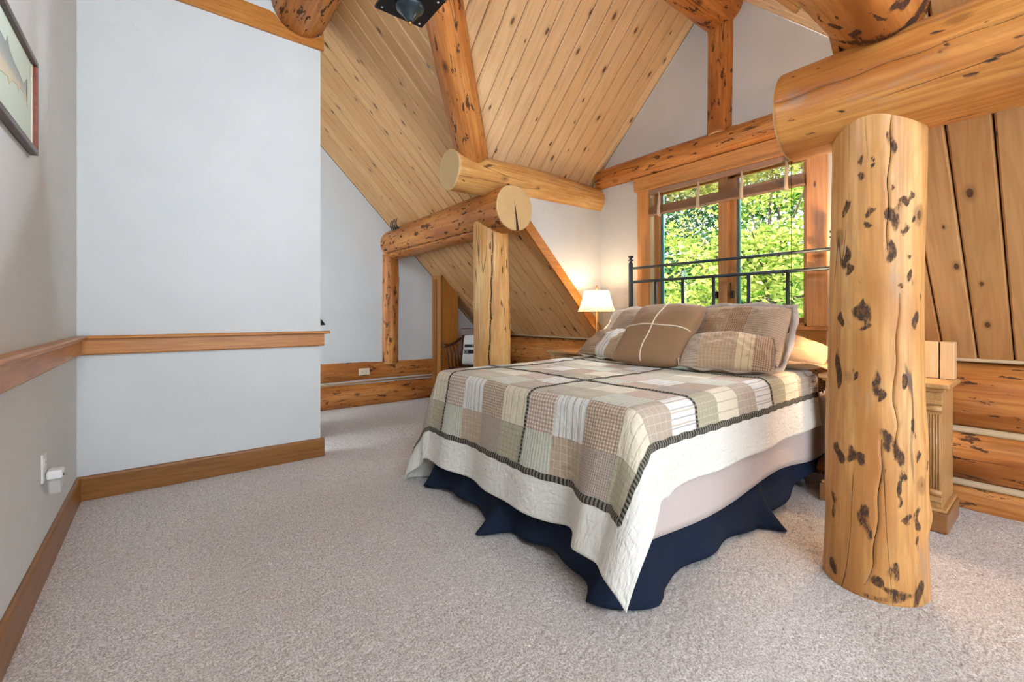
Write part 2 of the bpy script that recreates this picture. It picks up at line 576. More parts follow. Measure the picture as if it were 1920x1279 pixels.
    me.polygons.foreach_set('material_index', np.asarray(fm, dtype=np.int32))
    for nm, arr in (('bark', bark), ('crack', ck)):
        a = me.attributes.new(nm, 'FLOAT', 'POINT')
        full = np.zeros(len(V), dtype=np.float32); full[:nb] = arr.ravel()
        a.data.foreach_set('value', full)
    me.update()
    return link(name, me, [mat, end[0], end[1]], parent, mw)


# ---------------------------------------------------------------- key measures of the place (metres; x to the window wall, y along the house)
XL, YA, XA, YF, XW = -0.40, 3.64, 0.965, 5.36, 3.62   # left wall, partition, its end, far wall, window wall
RC = 4.475                                             # main roof: z = RC - x
DC = 5.67                                              # dormer roof: z = DC - y (far side)
PITCH = 0.1375
YC0, YC1 = 0.6105, 3.0855                              # dormer cheeks
YM = (YC0 + YC1) / 2                                   # dormer ridge line
YB = -2.6                                              # back of the modelled room


def struct(o):
    o['kind'] = 'structure'
    return o


# ---- floor: carpet with a real pile relief
def carpet():
    n = NT('beige_carpet')
    co = n.coord()
    a = n.noise(co, 150.0, 4, 0.75)
    b = n.noise(co, 1.4, 4, 0.6)
    cc = n.noise(co, 60.0, 3, 0.6)
    c = n.mix(n.step(a, 0.36, 0.64), srgb(164, 150, 140), srgb(238, 230, 222))
    c = n.mix(n.step(b, 0.35, 0.7, 0, 0.3), c, srgb(204, 192, 182))
    c = n.mix(n.step(cc, 0.6, 0.75, 0, 0.25), c, srgb(176, 162, 150))
    M['carpet'] = n.fin(c, 0.95, n.bump(a, 0.6, 0.004), 0.1, Sheen_Weight=0.15)
    x0, x1, y0, y1 = XL, 3.7, -0.6, YF
    st = 0.0075
    xs = np.arange(x0, x1 + st, st); ys = np.arange(y0, y1 + st, st)
    X, Y = np.meshgrid(xs, ys, indexing='ij')
    g = np.random.default_rng(3)
    Zr = g.random(X.shape) * 0.0055
    Zr = Zr - 0.004 + 0.0010 * wob(X, Y, 5, 8, 6, 30)
    Xj = X + (g.random(X.shape) - 0.5) * 0.006; Yj = Y + (g.random(X.shape) - 0.5) * 0.006
    V = np.stack([Xj, Yj, Zr], 2).reshape(-1, 3)
    F = grid_faces(len(xs), len(ys))
    me = bpy.data.meshes.new('floor')
    me.vertices.add(len(V)); me.vertices.foreach_set('co', V.astype(np.float32).ravel())
    nf = len(F)
    me.loops.add(nf * 4); me.loops.foreach_set('vertex_index', F.astype(np.int32).ravel())
    me.polygons.add(nf)
    me.polygons.foreach_set('loop_start', np.arange(0, nf * 4, 4, dtype=np.int32))
    me.polygons.foreach_set('loop_total', np.full(nf, 4, dtype=np.int32))
    me.update(calc_edges=True)
    me.polygons.foreach_set('use_smooth', [True] * nf)
    o = struct(link('floor', me, 'carpet'))
    mesh('carpet_edge', [(-3, YB, -.01), (4, YB, -.01), (4, -0.59, -.01), (-3, -0.59, -.01), (-3, 3.6, -.012), (XL, 3.6, -.012), (XL, 7, -.012), (-3, 7, -.012)], [(0, 1, 2, 3), (4, 5, 6, 7)], 'carpet', o)


carpet()

# ---- plain walls
struct(prism('wall_left', [(YB, -0.02), (YA + 0.12, -0.02), (YA + 0.12, RC - XL + 0.02), (YB, RC - XL + 0.02)], 0, XL - 0.12, XL, 'plaster'))
struct(prism('wall_center', [(XL, -0.02), (XA, -0.02), (XA, RC - XA), (XL, RC - XL)], 1, YA, YA + 0.12, 'plaster'))
wf = struct(prism('wall_far', [(-2.5, -0.02), (3.75, -0.02), (3.75, 0.72), (-2.5, RC + 2.5)], 1, YF, YF + 0.12, 'plaster'))
# cheek walls of the dormer
struct(prism('wall_cheek', [(2.14, RC - 2.10), (3.62, RC - 3.58), (3.62, 2.375)], 1, YC1 + 0.0, YC1 + 0.10, 'plaster'))
struct(prism('wall_cheek', [(2.14, RC - 2.10), (3.62, RC - 3.58), (3.62, 2.375)], 1, YC0 - 0.10, YC0, 'plaster'))

# window wall with its opening
WY0, WY1, WZ0, WZ1 = 1.178, 2.482, 1.02, 2.29


def window_wall():
    bm = bmesh.new()
    for lo, hi in (((XW, YC0 - .1, 0.70), (XW + .14, WY0, 2.35)), ((XW, WY1, 0.70), (XW + .14, YC1 + .1, 2.35)),
                   ((XW, WY0, 0.70), (XW + .14, WY1, WZ0)), ((XW, WY0, WZ1), (XW + .14, WY1, 2.35))):
        bm_box(bm, lo, hi)
    a, t = DC - YM, 0.0
    pts = [(YC0 - .1, 2.35), (YC1 + .1, 2.35), (YC1 + .1, DC - YC1 - .1), (YM, DC - YM), (YC0 - .1, DC - YC1 - .1)]
    vs = [[bm.verts.new((xx, p[0], p[1])) for p in pts] for xx in (XW, XW + .14)]
    bm.faces.new(vs[0]); bm.faces.new(vs[1])
    for i in range(5):
        j = (i + 1) % 5
        bm.faces.new((vs[0][i], vs[0][j], vs[1][j], vs[1][i]))
    return struct(from_bm('wall_right', bm, 'plaster'))


wall_right = window_wall()

# log knee wall below it: stacked logs and chinking are parts of the wall
zj = [-0.12, 0.135, 0.44, 0.835]
for k in range(3):
    r = (zj[k + 1] - zj[k]) / 2
    zc = (zj[k + 1] + zj[k]) / 2
    log('log', (3.64 + r * 0.55, YB, zc), (3.64 + r * 0.55, YF, zc), r * 1.04, r * 1.02, 'log_orange', wall_right, seg=56, dz=0.05, seed=20 + k, lump=0.012, bow=0.006)
for zc in (0.135, 0.44, 0.845):
    tube('chinking', [(3.632, YB, zc), (3.632, YF, zc)], 0.020 if zc < 0.8 else 0.012, 'chink', wall_right, 8)
zj = [-0.05, 0.288, 0.545]
for k in range(2):
    r = (zj[k + 1] - zj[k]) / 2
    zc = (zj[k + 1] + zj[k]) / 2
    log('log', (0.9, YF + r * 0.62, zc), (2.86, YF + r * 0.62, zc), r * 1.05, r * 1.03, 'log_orange', wf, seg=48, dz=0.04, seed=31 + k, lump=0.012, bow=0.004)
tube('chinking', [(0.9, YF - 0.012, 0.288), (2.84, YF - 0.012, 0.288)], 0.010, plain('tan_rope_chinking', srgb(186, 150, 104), 0.9), wf, 8)
log('half_post', (2.262, YF + 0.03, 0.50), (2.262, YF + 0.03, 1.86), 0.112, 0.108, 'log_fleck', wf, seg=48, dz=0.03, seed=41, lump=0.02, bow=0.004)


# hall beyond the partition: unseen outer end wall, added to block the sun
struct(prism('wall_hall_sunblock', [(YA, -0.02), (7.2, -0.02), (7.2, RC + 2.6), (YA, RC + 2.6)], 0, -2.62, -2.5, 'plaster'))

struct(prism('wall_hall_sunblock', [(-2.62, -0.02), (XL, -0.02), (XL, RC + 0.5), (-2.62, RC + 2.6)], 1, YA, YA + 0.12, 'plaster'))  # unseen side wall, added to stop sun leaking into the hall

# ---- roof boards
def clip_poly(poly, a, b, c):
    """keep a*x + b*y <= c"""
    out = []
    for i in range(len(poly)):
        p, q = poly[i], poly[(i + 1) % len(poly)]
        dp, dq = a * p[0] + b * p[1] - c, a * q[0] + b * q[1] - c
        if dp <= 0:
            out.append(p)
        if (dp < 0 < dq) or (dq < 0 < dp):
            t = dp / (dp - dq)
            out.append((p[0] + (q[0] - p[0]) * t, p[1] + (q[1] - p[1]) * t))
    return out


def board(poly, mw, mat, parent, ev=0.010, th=0.024):
    """convex polygon in roof frame (x across, y along, z into the roof); face at z=0 with eased long edges"""
    n = len(poly)
    c = (sum(p[0] for p in poly) / n, sum(p[1] for p in poly) / n)
    xmin, xmax = min(p[0] for p in poly), max(p[0] for p in poly)
    V = []
    for p in poly:
        x = min(max(p[0], xmin + ev), xmax - ev)
        V.append((x, p[1], 0.0))
    for p in poly:
        V.append((min(max(p[0], xmin + 0.0028), xmax - 0.0028), p[1], ev * 0.9))
    for p in poly:
        V.append((min(max(p[0], xmin + 0.0028), xmax - 0.0028), p[1], th))
    F = [tuple(range(n))]
    for s in (0, n):
        for i in range(n):
            j = (i + 1) % n
            F.append((s + i, s + n + i, s + n + j, s + j))
    return mesh('board', V, F, mat, parent, False, mw)


s2 = math.sqrt(0.5)


def roof_main():
    # frame: x = world y ; y = up the slope (-x, +z) ; z = outward (+x,+z)
    mw = Matrix(((0, -s2, s2, 3.62), (1, 0, 0, 0), (0, s2, s2, RC - 3.62), (0, 0, 0, 1)))
    # backing slab keeps daylight out
    V = []
    F = []
    o = 0.03
    def quad(pts):
        b = len(V)
        for (xx, yy) in pts:
            V.append((xx + o * s2, yy, RC - xx + o * s2))
        F.append(tuple(range(b, b + 4)))
    quad([(-3.0, YC1), (3.9, YC1), (3.9, 7.2), (-3.0, 7.2)])
    quad([(-3.0, YB), (3.9, YB), (3.9, YC0), (-3.0, YC0)])
    xt, xv = YM - 1.195, YC1 - 1.195
    quad([(-3.0, YC0), (xv, YC0), (xt, YM), (-3.0, YM)])
    quad([(-3.0, YM), (xt, YM), (xv, YC1), (-3.0, YC1)])
    par = struct(mesh('ceiling', V, F, 'dark'))
    y = 0.198 - PITCH * 12
    while y < YF - 0.001:
        y1 = min(y + PITCH, YF)
        x0 = -0.45 if y < YA else -1.5
        lo, hi = -0.03, (3.62 - x0) / s2
        mid = (y + y1) / 2
        poly = [(y, lo), (y1, lo), (y1, hi), (y, hi)]
        if YC0 - 0.001 < mid < YC1 + 0.001:
            # keep x <= |y-YM| + xt  ->  up-slope coordinate >= (3.62 - x)/s2
            if mid > YM:
                # x - y <= xt - YM ; x = 3.62 - s*Y
                poly = clip_poly(poly, -1.0, -s2, xt - YM - 3.62)
            else:
                poly = clip_poly(poly, 1.0, -s2, xt + YM - 3.62)
        if len(poly) >= 3:
            board(poly, mw, 'pine_shaded', par)
        y += PITCH
    return par


def roof_dormer(side):
    # side +1: far slope (z = DC - y), side -1: near slope; frame x = world x ; y = up slope ; z outward
    sy = side
    mw = Matrix(((1, 0, 0, 0), (0, -s2 * sy, s2 * sy, YM + sy * (YC1 + 0.12 - YM)), (0, s2, s2, DC - (YC1 + 0.12)), (0, 0, 0, 1)))
    ye = YC1 + 0.12
    Lr = (ye - YM) / s2
    xt = YM - 1.195
    V = [(x, q, 0.03) for x, q in ((xt, Lr), (ye - 1.195 - 0.02, 0), (4.0, 0), (4.0, Lr))]
    par = struct(mesh('ceiling', V, [(0, 1, 2, 3)], 'dark', None, False, mw))
    x = 1.74 - PITCH * 8
    while x < XW:
        x1 = min(x + PITCH, XW + 0.004)
        poly = [(x, 0), (x1, 0), (x1, Lr), (x, Lr)]
        # world y dist: yy = ye - s2*Y ; keep yy <= x + 1.195  ->  -x - s2*Y <= 1.195 - ye
        poly = clip_poly(poly, -1.0, -s2, 1.195 - ye)
        if len(poly) >= 3:
            board(poly, mw, 'pine_lit', par)
        x += PITCH
    # one slip of trim along the rake
    return par


roof_main()
roof_dormer(1)
roof_dormer(-1)

# ---- trims
def slope_trim(y0, y1):
    # board along the cheek edge, parallel to the main slope
    w = 0.095
    k = w / s2
    return [(1.95, RC - 1.95 - 0.02), (3.60, RC - 3.60 - 0.02), (3.60, RC - 3.60 + k - 0.02), (1.95, RC - 1.95 + k - 0.02)]


struct(prism('trim_1', slope_trim(0, 0), 1, YC1 - 0.024, YC1 - 0.001, 'trim'))
struct(prism('trim_2', slope_trim(0, 0), 1, YC0 + 0.001, YC0 + 0.024, 'trim'))


def profile_run(name, kind_pts, axis, a, b, mat, parent=None):
    return prism(name, kind_pts, axis, a, b, mat, parent)


def base_profile(w, s):
    # s: +1 offsets grow with the axis value
    return [(w, 0), (w + s * 0.020, 0), (w + s * 0.020, 0.128), (w + s * 0.014, 0.139), (w + s * 0.006, 0.143), (w, 0.143)]


struct(prism('baseboard_left', base_profile(XL, 1), 1, YB, YA - 0.0205, 'base'))
struct(prism('baseboard_center', base_profile(YA, -1), 0, XL, XA + 0.026, 'base'))
struct(prism('baseboard_end', base_profile(XA, 1), 1, YA, YA + 0.12, 'base'))


def rail(name, axis, w, s, a, b, capext):
    pts = [(w, 0.862), (w + s * 0.016, 0.862), (w + s * 0.024, 0.870), (w + s * 0.024, 0.955), (w, 0.955)]
    o = struct(prism(name, pts, axis, a, b, 'trim'))
    cap = [(w, 0.9555), (w + s * 0.046, 0.9555), (w + s * 0.052, 0.963), (w + s * 0.052, 0.970), (w + s * 0.046, 0.977), (w, 0.977)]
    prism('rail_cap', cap, axis, a, b + capext, 'trim', o)
    return o


rail('trim_3', 1, XL, 1, YB, YA - 0.001, 0)
rail('trim_4', 0, YA, -1, XL + 0.0, XA + 0.024, 0.035)
# trim band on top of the partition, notched around the purlin
struct(prism('trim_5', [(XL, 3.161), (XA + 0.02, 3.161), (XA + 0.02, 3.30)] + [(0.82 + 0.205 * math.cos(a), 3.415 + 0.205 * math.sin(a)) for a in np.linspace(math.radians(-35), math.radians(-148), 14)] + [(0.60, 3.318), (XL, 3.318)], 1, YA - 0.022, YA - 0.001, 'trim'))

# boxed pine chase against the far wall
ch = struct(prism('trim_6', [(2.85, -0.01), (3.10, -0.01), (3.10, RC - 3.10), (2.85, RC - 2.85)], 1, 5.10, YF - 0.001, 'trim_v'))
box('corner_board', (2.842, 5.094, 0), (2.862, 5.125, RC - 2.862), 'base', ch, 0.002)
box('side_board', (2.838, 5.22, 0), (2.8495, 5.30, RC - 2.90), 'base', ch, 0.002)

# ---------------------------------------------------------------- log frame
P3MARKS = [(-2.66, 1.762, 0.015, 0.043, 0.6), (3.01, 1.649, 0.014, 0.016, 0.9), (-2.56, 1.487, 0.019, 0.05, 1), (-2.36, 1.537, 0.015, 0.018, 1), (-2.21, 1.553, 0.009, 0.018, 1), (-2.13, 1.466, 0.007, 0.013, 1), (-2.33, 1.424, 0.012, 0.02, 1), (-3.08, 1.501, 0.014, 0.018, 1), (-3.13, 1.452, 0.015, 0.013, 0.9), (-2.66, 1.338, 0.016, 0.047, 1), (-2.19, 1.246, 0.011, 0.027, 1), (-2.25, 1.323, 0.013, 0.009, 0.8), (2.67, 1.536, 0.011, 0.035, 1), (2.7, 1.34, 0.012, 0.046, 1), (2.72, 1.291, 0.02, 0.027, 1), (3.14, 1.11, 0.032, 0.048, 1), (-3.13, 1.054, 0.014, 0.016, 1), (-2.02, 1.087, 0.015, 0.032, 1), (2.58, 1.083, 0.011, 0.027, 1), (-1.83, 1.172, 0.006, 0.016, 1), (-2.64, 1.592, 0.005, 0.018, 1), (3.02, 1.716, 0.008, 0.022, 0.8), (-3.01, 1.708, 0.005, 0.009, 1), (-3.01, 1.685, 0.006, 0.009, 1), (-2.44, 1.214, 0.009, 0.01, 1), (-3.08, 1.637, 0.005, 0.004, 1), (2.54, 0.878, 0.014, 0.068, 1), (-2.88, 0.836, 0.015, 0.05, 1), (-2.82, 0.796, 0.013, 0.027, 1), (-2.33, 0.841, 0.01, 0.035, 1), (-2.13, 0.68, 0.009, 0.031, 1), (2.94, 0.861, 0.008, 0.023, 0.9), (-2.74, 0.618, 0.023, 0.036, 0.7), (-2.47, 0.583, 0.015, 0.053, 1), (-2.38, 0.487, 0.013, 0.022, 1), (-2.43, 0.438, 0.009, 0.031, 1), (-2.44, 0.39, 0.007, 0.018, 1), (-3.07, 0.294, 0.019, 0.064, 0.9), (2.63, 0.541, 0.018, 0.043, 1), (2.92, 0.546, 0.018, 0.033, 1), (3.13, 0.531, 0.012, 0.023, 1), (-2.3, 0.327, 0.017, 0.019, 0.9), (-2.03, 0.317, 0.014, 0.035, 1), (-2.03, 0.241, 0.007, 0.025, 1), (-2.53, 0.13, 0.015, 0.044, 0.8), (-2.03, 0.052, 0.02, 0.044, 1), (2.47, 0.321, 0.012, 0.049, 1), (2.54, 0.063, 0.016, 0.043, 1), (-2.03, 0.567, 0.007, 0.022, 1), (-1.69, 0.527, 0.006, 0.022, 1), (-2.86, 0.076, 0.019, 0.022, 0.9), (-2.63, 0.03, 0.056, 0.027, 0.6)]
o = log('log_post', (2.32, 0.51, 0.0), (2.32, 0.51, 1.895), 0.158, 0.150, 'log_gold', seg=168, dz=0.009, seed=11, lump=0.012, bow=0.006, marks=P3MARKS,
        cracks=[([(0.55, -2.55), (0.68, -2.49), (0.76, -2.567), (1.0, -2.507), (1.18, -2.46)], 0.003, 0.009), ([(0.05, -3.07), (0.137, -2.93), (0.30, -2.86), (0.48, -2.80), (0.62, -2.78)], 0.003, 0.009), ([(1.35, -2.72), (1.62, -2.70), (1.9, -2.62)], 0.004, 0.008)],
        flare=[(0, 0.016), (0.25, 0.006), (0.6, 0.010), (0.75, 0.004), (1.92, 0.0)])
tag(o, 'thick golden log post with dark bark patches standing in front of the bed corner', 'post')
g = np.random.default_rng(5)
o = log('log_post', (2.32, 3.25, 0.0), (2.32, 3.25, 1.93), 0.168, 0.158, 'log_pale', seg=110, dz=0.016, seed=12, lump=0.014, bow=0.008,
        cracks=[([(0.2, -2.40), (0.75, -2.36), (1.0, -2.28), (1.35, -2.22), (1.93, -2.05)], 0.016, 0.03)],
        marks=[(g.uniform(-2.3, -0.6), g.uniform(0.7, 1.7), g.uniform(0.006, 0.013), g.uniform(0.03, 0.07), 0.75) for _ in range(12)])
tag(o, 'pale log post with a long vertical crack beyond the far side of the bed', 'post')
# purlins along y
o = log('log_beam', (2.32, 2.915, 2.0), (2.32, YF + 0.06, 2.0), 0.192, 0.185, 'log_fleck', seg=110, dz=0.02, seed=13, lump=0.012, bow=0.006, end=('end_crack', 'end_pale'),
        cracks=[([(0.02, -2.55), (1.2, -2.45), (2.4, -2.35)], 0.018, 0.03)])
tag(o, 'flecked log purlin with a cracked sawn end facing the bed', 'beam')
o = log('log_beam', (2.32, -2.2, 2.02), (2.32, 0.82, 2.02), 0.202, 0.198, 'log_beam', seg=140, dz=0.016, seed=14, lump=0.010, bow=0.006,
        cracks=[([(0.4, -1.36), (1.6, -1.40), (2.4, -1.45), (3.02, -1.52)], 0.005, 0.010)],
        marks=[(-2.15, 2.42, 0.0098, 0.021, 0.85), (-2.0, 2.36, 0.0056, 0.0263, 0.85), (-1.55, 2.48, 0.0112, 0.015, 0.77), (-0.95, 2.95, 0.0056, 0.0165, 0.85), (-1.0, 2.86, 0.0042, 0.0105, 0.77), (-2.1, 2.78, 0.0049, 0.0188, 0.77), (-1.2, 2.5, 0.007, 0.0225, 0.68), (-2.4, 2.9, 0.0056, 0.03, 0.77), (-1.3, 2.2, 0.007, 0.03, 0.68), (-1.8, 2.3, 0.0056, 0.0225, 0.68)])
tag(o, 'massive orange log purlin resting on the thick golden post', 'beam')
# dormer wall plates along x
o = log('log_beam', (1.85, 3.175, 2.295), (XW + 0.02, 3.175, 2.315), 0.166, 0.150, 'log_pale', seg=100, dz=0.02, seed=15, lump=0.014, bow=0.006, marks=[(2.2, 0.55, 0.02, 0.03, 0.9), (2.1, 0.5, 0.012, 0.02, 1), (2.3, 0.05, 0.012, 0.016, 1)])
tag(o, 'golden log plate lying across the flecked purlin beside the dormer', 'beam')
o = log('log_beam', (1.72, 0.475, 2.31), (XW + 0.02, 0.475, 2.33), 0.165, 0.155, 'log_orange', seg=110, dz=0.014, seed=16, lump=0.016, bow=0.006, marks=[(2.2, 0.25, 0.03, 0.03, 1), (2.5, 0.30, 0.03, 0.04, 1), (-2.9, 0.33, 0.02, 0.04, 1), (-2.6, 0.25, 0.02, 0.03, 1), (2.9, 0.45, 0.14, 0.05, 0.8)])
tag(o, 'fat burl-marked log plate end lying on the massive purlin at the upper right', 'beam')
# valley logs
o = log('log_rafter', (2.02, 3.10, 2.42), (0.62, 1.76, 3.98), 0.132, 0.128, 'log_orange', seg=90, dz=0.02, seed=17, lump=0.02, bow=0.008)
tag(o, 'sloping log valley rafter rising from the golden plate between two plank ceilings', 'beam')
o = log('log_rafter', (2.02, 0.60, 2.42), (0.62, 1.94, 3.98), 0.132, 0.128, 'log_beam', seg=64, dz=0.04, seed=18, lump=0.02, bow=0.008)
tag(o, 'sloping log valley rafter above the fat plate end, mostly out of view', 'beam')
# upper purlin
o = log('log_beam', (0.82, YB, 3.425), (0.82, YA + 0.05, 3.425), 0.205, 0.20, 'log_fleck', seg=110, dz=0.02, seed=19, lump=0.014, bow=0.004,
        cracks=[([(4.2, -2.30), (5.6, -2.22), (6.25, -2.35)], 0.016, 0.03)])
tag(o, 'dark-cracked upper log purlin ending at the trim band of the white partition', 'beam')
# dormer ridge log, king post, tie log
o = log('log_beam', (0.80, 1.81, 3.64), (XW + 0.02, 1.81, 3.64), 0.19, 0.18, 'log_fleck', seg=90, dz=0.025, seed=22, lump=0.014, bow=0.006)
tag(o, 'short log ridge beam above the king post of the dormer gable', 'beam')
o = log('log_post', (XW + 0.035, 1.812, 2.60), (XW + 0.035, 1.812, 3.60), 0.112, 0.108, 'log_orange', seg=64, dz=0.03, seed=23, lump=0.012, bow=0.004)
tag(o, 'short upright log king post on the white gable over the window', 'post')
o = log('log_beam', (XW + 0.03, YC0 - 0.05, 2.52), (XW + 0.03, YC1 + 0.02, 2.52), 0.108, 0.108, 'log_orange', seg=72, dz=0.03, seed=24, lump=0.012, bow=0.004)
tag(o, 'horizontal log tie across the white gable just above the window', 'beam')

# ---------------------------------------------------------------- window
def glass(name):
    n = NT(name)
    tr = n.n('ShaderNodeBsdfTransparent')
    gl = n.n('ShaderNodeBsdfGlossy'); gl.inputs['Roughness'].default_value = 0.02
    fr = n.n('ShaderNodeFresnel'); fr.inputs[0].default_value = 1.3
    mx = n.n('ShaderNodeMixShader')
    n.l(fr.outputs[0], mx.inputs[0]); n.l(tr.outputs[0], mx.inputs[1]); n.l(gl.outputs[0], mx.inputs[2])
    n.l(mx.outputs[0], n.out.inputs[0])
    return n.m


M['glass'] = glass('window_glass')
M['teal'] = plain('teal_cladding', srgb(64, 122, 120), 0.4)
M['sash'] = mat_trim('sash_pine', srgb(196, 142, 84), srgb(170, 114, 60), True)
M['liner'] = plain('cream_jamb_liner', srgb(214, 200, 158), 0.5)
M['grey'] = plain('grey_weatherstrip', srgb(110, 108, 104), 0.7)
M['bronze'] = plain('dark_bronze', (0.05, 0.035, 0.025), 0.4, metal=0.6)

win = struct(box('window_1', (XW - 0.024, 2.482, 1.02), (XW, 2.606, 2.29), 'casing_v'))
box('casing', (XW - 0.024, 1.055, 1.02), (XW, 1.178, 2.29), 'casing_v', win)
prism('head_casing', [(1.02, 2.2905), (2.642, 2.2905), (2.652, 2.418), (1.01, 2.418)], 0, XW - 0.030, XW, 'casing', win)
prism('head_bead', [(1.05, 2.276), (2.61, 2.276), (2.61, 2.2905), (1.05, 2.2905)], 0, XW - 0.040, XW - 0.024, 'casing', win)
box('sill', (XW - 0.062, 1.015, 0.995), (XW + 0.02, 2.646, 1.0195), 'casing', win)
box('apron', (XW - 0.022, 1.055, 0.863), (XW, 2.606, 0.9945), 'casing', win)
# jambs and stops
box('jamb', (XW, WY1 - 0.022, WZ0), (XW + 0.12, WY1, WZ1), 'liner', win, 0.001)
box('jamb', (XW, WY0, WZ0), (XW + 0.12, WY0 + 0.022, WZ1), 'casing_v', win, 0.001)
box('jamb', (XW, WY0, WZ1 - 0.022), (XW + 0.12, WY1, WZ1), 'casing', win, 0.001)
box('jamb', (XW, WY0, WZ0), (XW + 0.12, WY1, WZ0 + 0.022), 'casing', win, 0.001)
box('mullion', (XW + 0.005, 1.754, WZ0), (XW + 0.10, 1.829, WZ1), 'sash', win, 0.003)
box('stop', (XW + 0.04, WY1 - 0.045, WZ0 + .022), (XW + 0.052, WY1 - 0.022, WZ1 - .022), 'sash', win, 0.001)
for ya, yb in ((1.829, WY1 - 0.022), (WY0 + 0.022, 1.754)):
    s_ = box('sash', (XW + 0.055, yb - 0.042, WZ0 + 0.022), (XW + 0.085, yb, WZ1 - 0.022), 'sash', win, 0.002)
    box('sash_stile', (XW + 0.055, ya, WZ0 + 0.022), (XW + 0.085, ya + 0.022, WZ1 - 0.022), 'sash', s_, 0.002)
    box('sash_rail', (XW + 0.055, ya, WZ0 + 0.022), (XW + 0.085, yb, WZ0 + 0.062), 'sash', s_, 0.002)
    box('sash_rail', (XW + 0.055, ya, WZ1 - 0.062), (XW + 0.085, yb, WZ1 - 0.022), 'sash', s_, 0.002)
    box('cladding', (XW + 0.085, yb - 0.062, WZ0 + 0.022), (XW + 0.112, yb, WZ1 - 0.022), 'teal', s_, 0.002)
    box('cladding', (XW + 0.085, ya, WZ0 + 0.022), (XW + 0.112, ya + 0.026, WZ1 - 0.022), 'teal', s_, 0.002)
    box('cladding', (XW + 0.085, ya, WZ0 + 0.022), (XW + 0.112, yb, WZ0 + 0.05), 'teal', s_, 0.002)
    box('weatherstrip', (XW + 0.080, yb - 0.049, WZ0 + 0.06), (XW + 0.086, yb - 0.041, WZ1 - 0.06), 'grey', s_, 0.0)
    box('pane', (XW + 0.094, ya + 0.015, WZ0 + 0.04), (XW + 0.098, yb - 0.03, WZ1 - 0.04), 'glass', s_, 0.0)
    yh = ya + 0.03 if ya > 1.8 else yb - 0.03
    hd = box('sash_lock', (XW + 0.02, yh - 0.012, 1.24), (XW + 0.052, yh + 0.012, 1.30), 'bronze', win, 0.004)
    tube('lever', [(XW + 0.018, yh, 1.265), (XW + 0.004, yh, 1.30), (XW - 0.002, yh, 1.36)], 0.006, 'bronze', hd, 8)

# woven bamboo blind, pulled up
M['bamboo'] = plain('bamboo_slats', srgb(146, 112, 84), 0.5, 0.4)
M['headrail'] = plain('mauve_brown_headrail', srgb(164, 128, 104), 0.6)
M['tape'] = plain('woven_tape', srgb(206, 186, 164), 0.9, 0.2)
bl = tag(empty('bamboo_blind', (XW - 0.02, 1.80, 2.04)), 'brown bamboo roll blind pulled up to the top of the window', 'blind')
BM_ = bl.matrix_basis
def at_bl(o):
    o.parent = bl; o.matrix_basis = BM_.inverted() @ o.matrix_basis
    return o
at_bl(box('headrail', (XW - 0.03, 1.185, 2.232), (XW + 0.01, 2.475, 2.275), 'headrail', None, 0.003))
at_bl(box('bottom_rail', (XW - 0.035, 1.185, 2.030), (XW + 0.005, 2.475, 2.046), 'headrail', None, 0.004))
V, F = [], []
for k in range(24):
    z = 2.05 + k * 0.0062
    for xo in ((-0.032, -0.018, -0.004) if k < 11 else (-0.022,)):
        v, f = tube_geo([(XW + xo, 1.19, z), (XW + xo, 2.47, z)], 0.0021 if k < 11 else 0.0018, 5)
        b = len(V); V += v; F += [tuple(i + b for i in q) for q in f]
sl = at_bl(mesh('slats', V, F, 'bamboo')); sl['kind'] = 'stuff'
for yy in (1.30, 1.62, 1.98, 2.36):
    at_bl(tube('pull_tape', [(XW - 0.038, yy, 2.235), (XW - 0.034, yy, 2.19), (XW - 0.045, yy, 2.10), (XW - 0.047, yy, 2.03), (XW - 0.02, yy, 2.018)], [0.008, 0.010, 0.013, 0.016, 0.012], 'tape', None, 8))
at_bl(tube('pull_cord', [(XW - 0.036, 1.27, 2.23), (XW - 0.034, 1.27, 1.6), (XW - 0.034, 1.272, 1.15)], 0.0016, 'bronze', None, 6))

# ---------------------------------------------------------------- fabrics
def fabric(name, base, lines=(), rough=0.9, crinkle=0.85, q=0.0):
    """base cloth with woven lines: (axis, period, duty, colour, strength) in metres of the UV map"""
    n = NT(name)
    co = n.coord('UV')
    wv = n.noise(co, 26.0, 3, 0.6)
    s = n.n('ShaderNodeSeparateXYZ'); n.l(co, s.inputs[0])
    fine = n.noise(n.scale(co, (700, 700, 1)), 1.0, 2, 0.6)
    c = n.mix(n.step(fine, 0.3, 0.7, 0, 1), tuple(x * 0.93 for x in base), tuple(min(1, x * 1.05) for x in base))
    for ax, per, duty, colr, st in lines:
        v = n.math('ADD', s.outputs[ax], n.math('MULTIPLY', n.math('SUBTRACT', wv, 0.5), 0.006))
        f = n.math('FRACT', n.math('DIVIDE', v, per))
        d = n.math('ABSOLUTE', n.math('SUBTRACT', f, 0.5))
        m = n.step(d, duty / 2 + 0.06, max(0.0, duty / 2 - 0.06))
        c = n.mix(n.math('MULTIPLY', m, st), c, colr)
    cr = n.noise(n.scale(co, (46, 18, 1)), 1.0, 3, 0.55, 0.6)
    cr2 = n.noise(n.scale(co, (14, 30, 1)), 1.0, 2, 0.5, 0.8)
    h = n.math('ADD', n.math('MULTIPLY', cr, 0.6), n.math('MULTIPLY', cr2, 0.5))
    nm = n.bump(fine, 0.12, 0.001, n.bump(h, crinkle, 0.012))
    return n.fin(c, rough, nm, 0.15, Sheen_Weight=0.1)


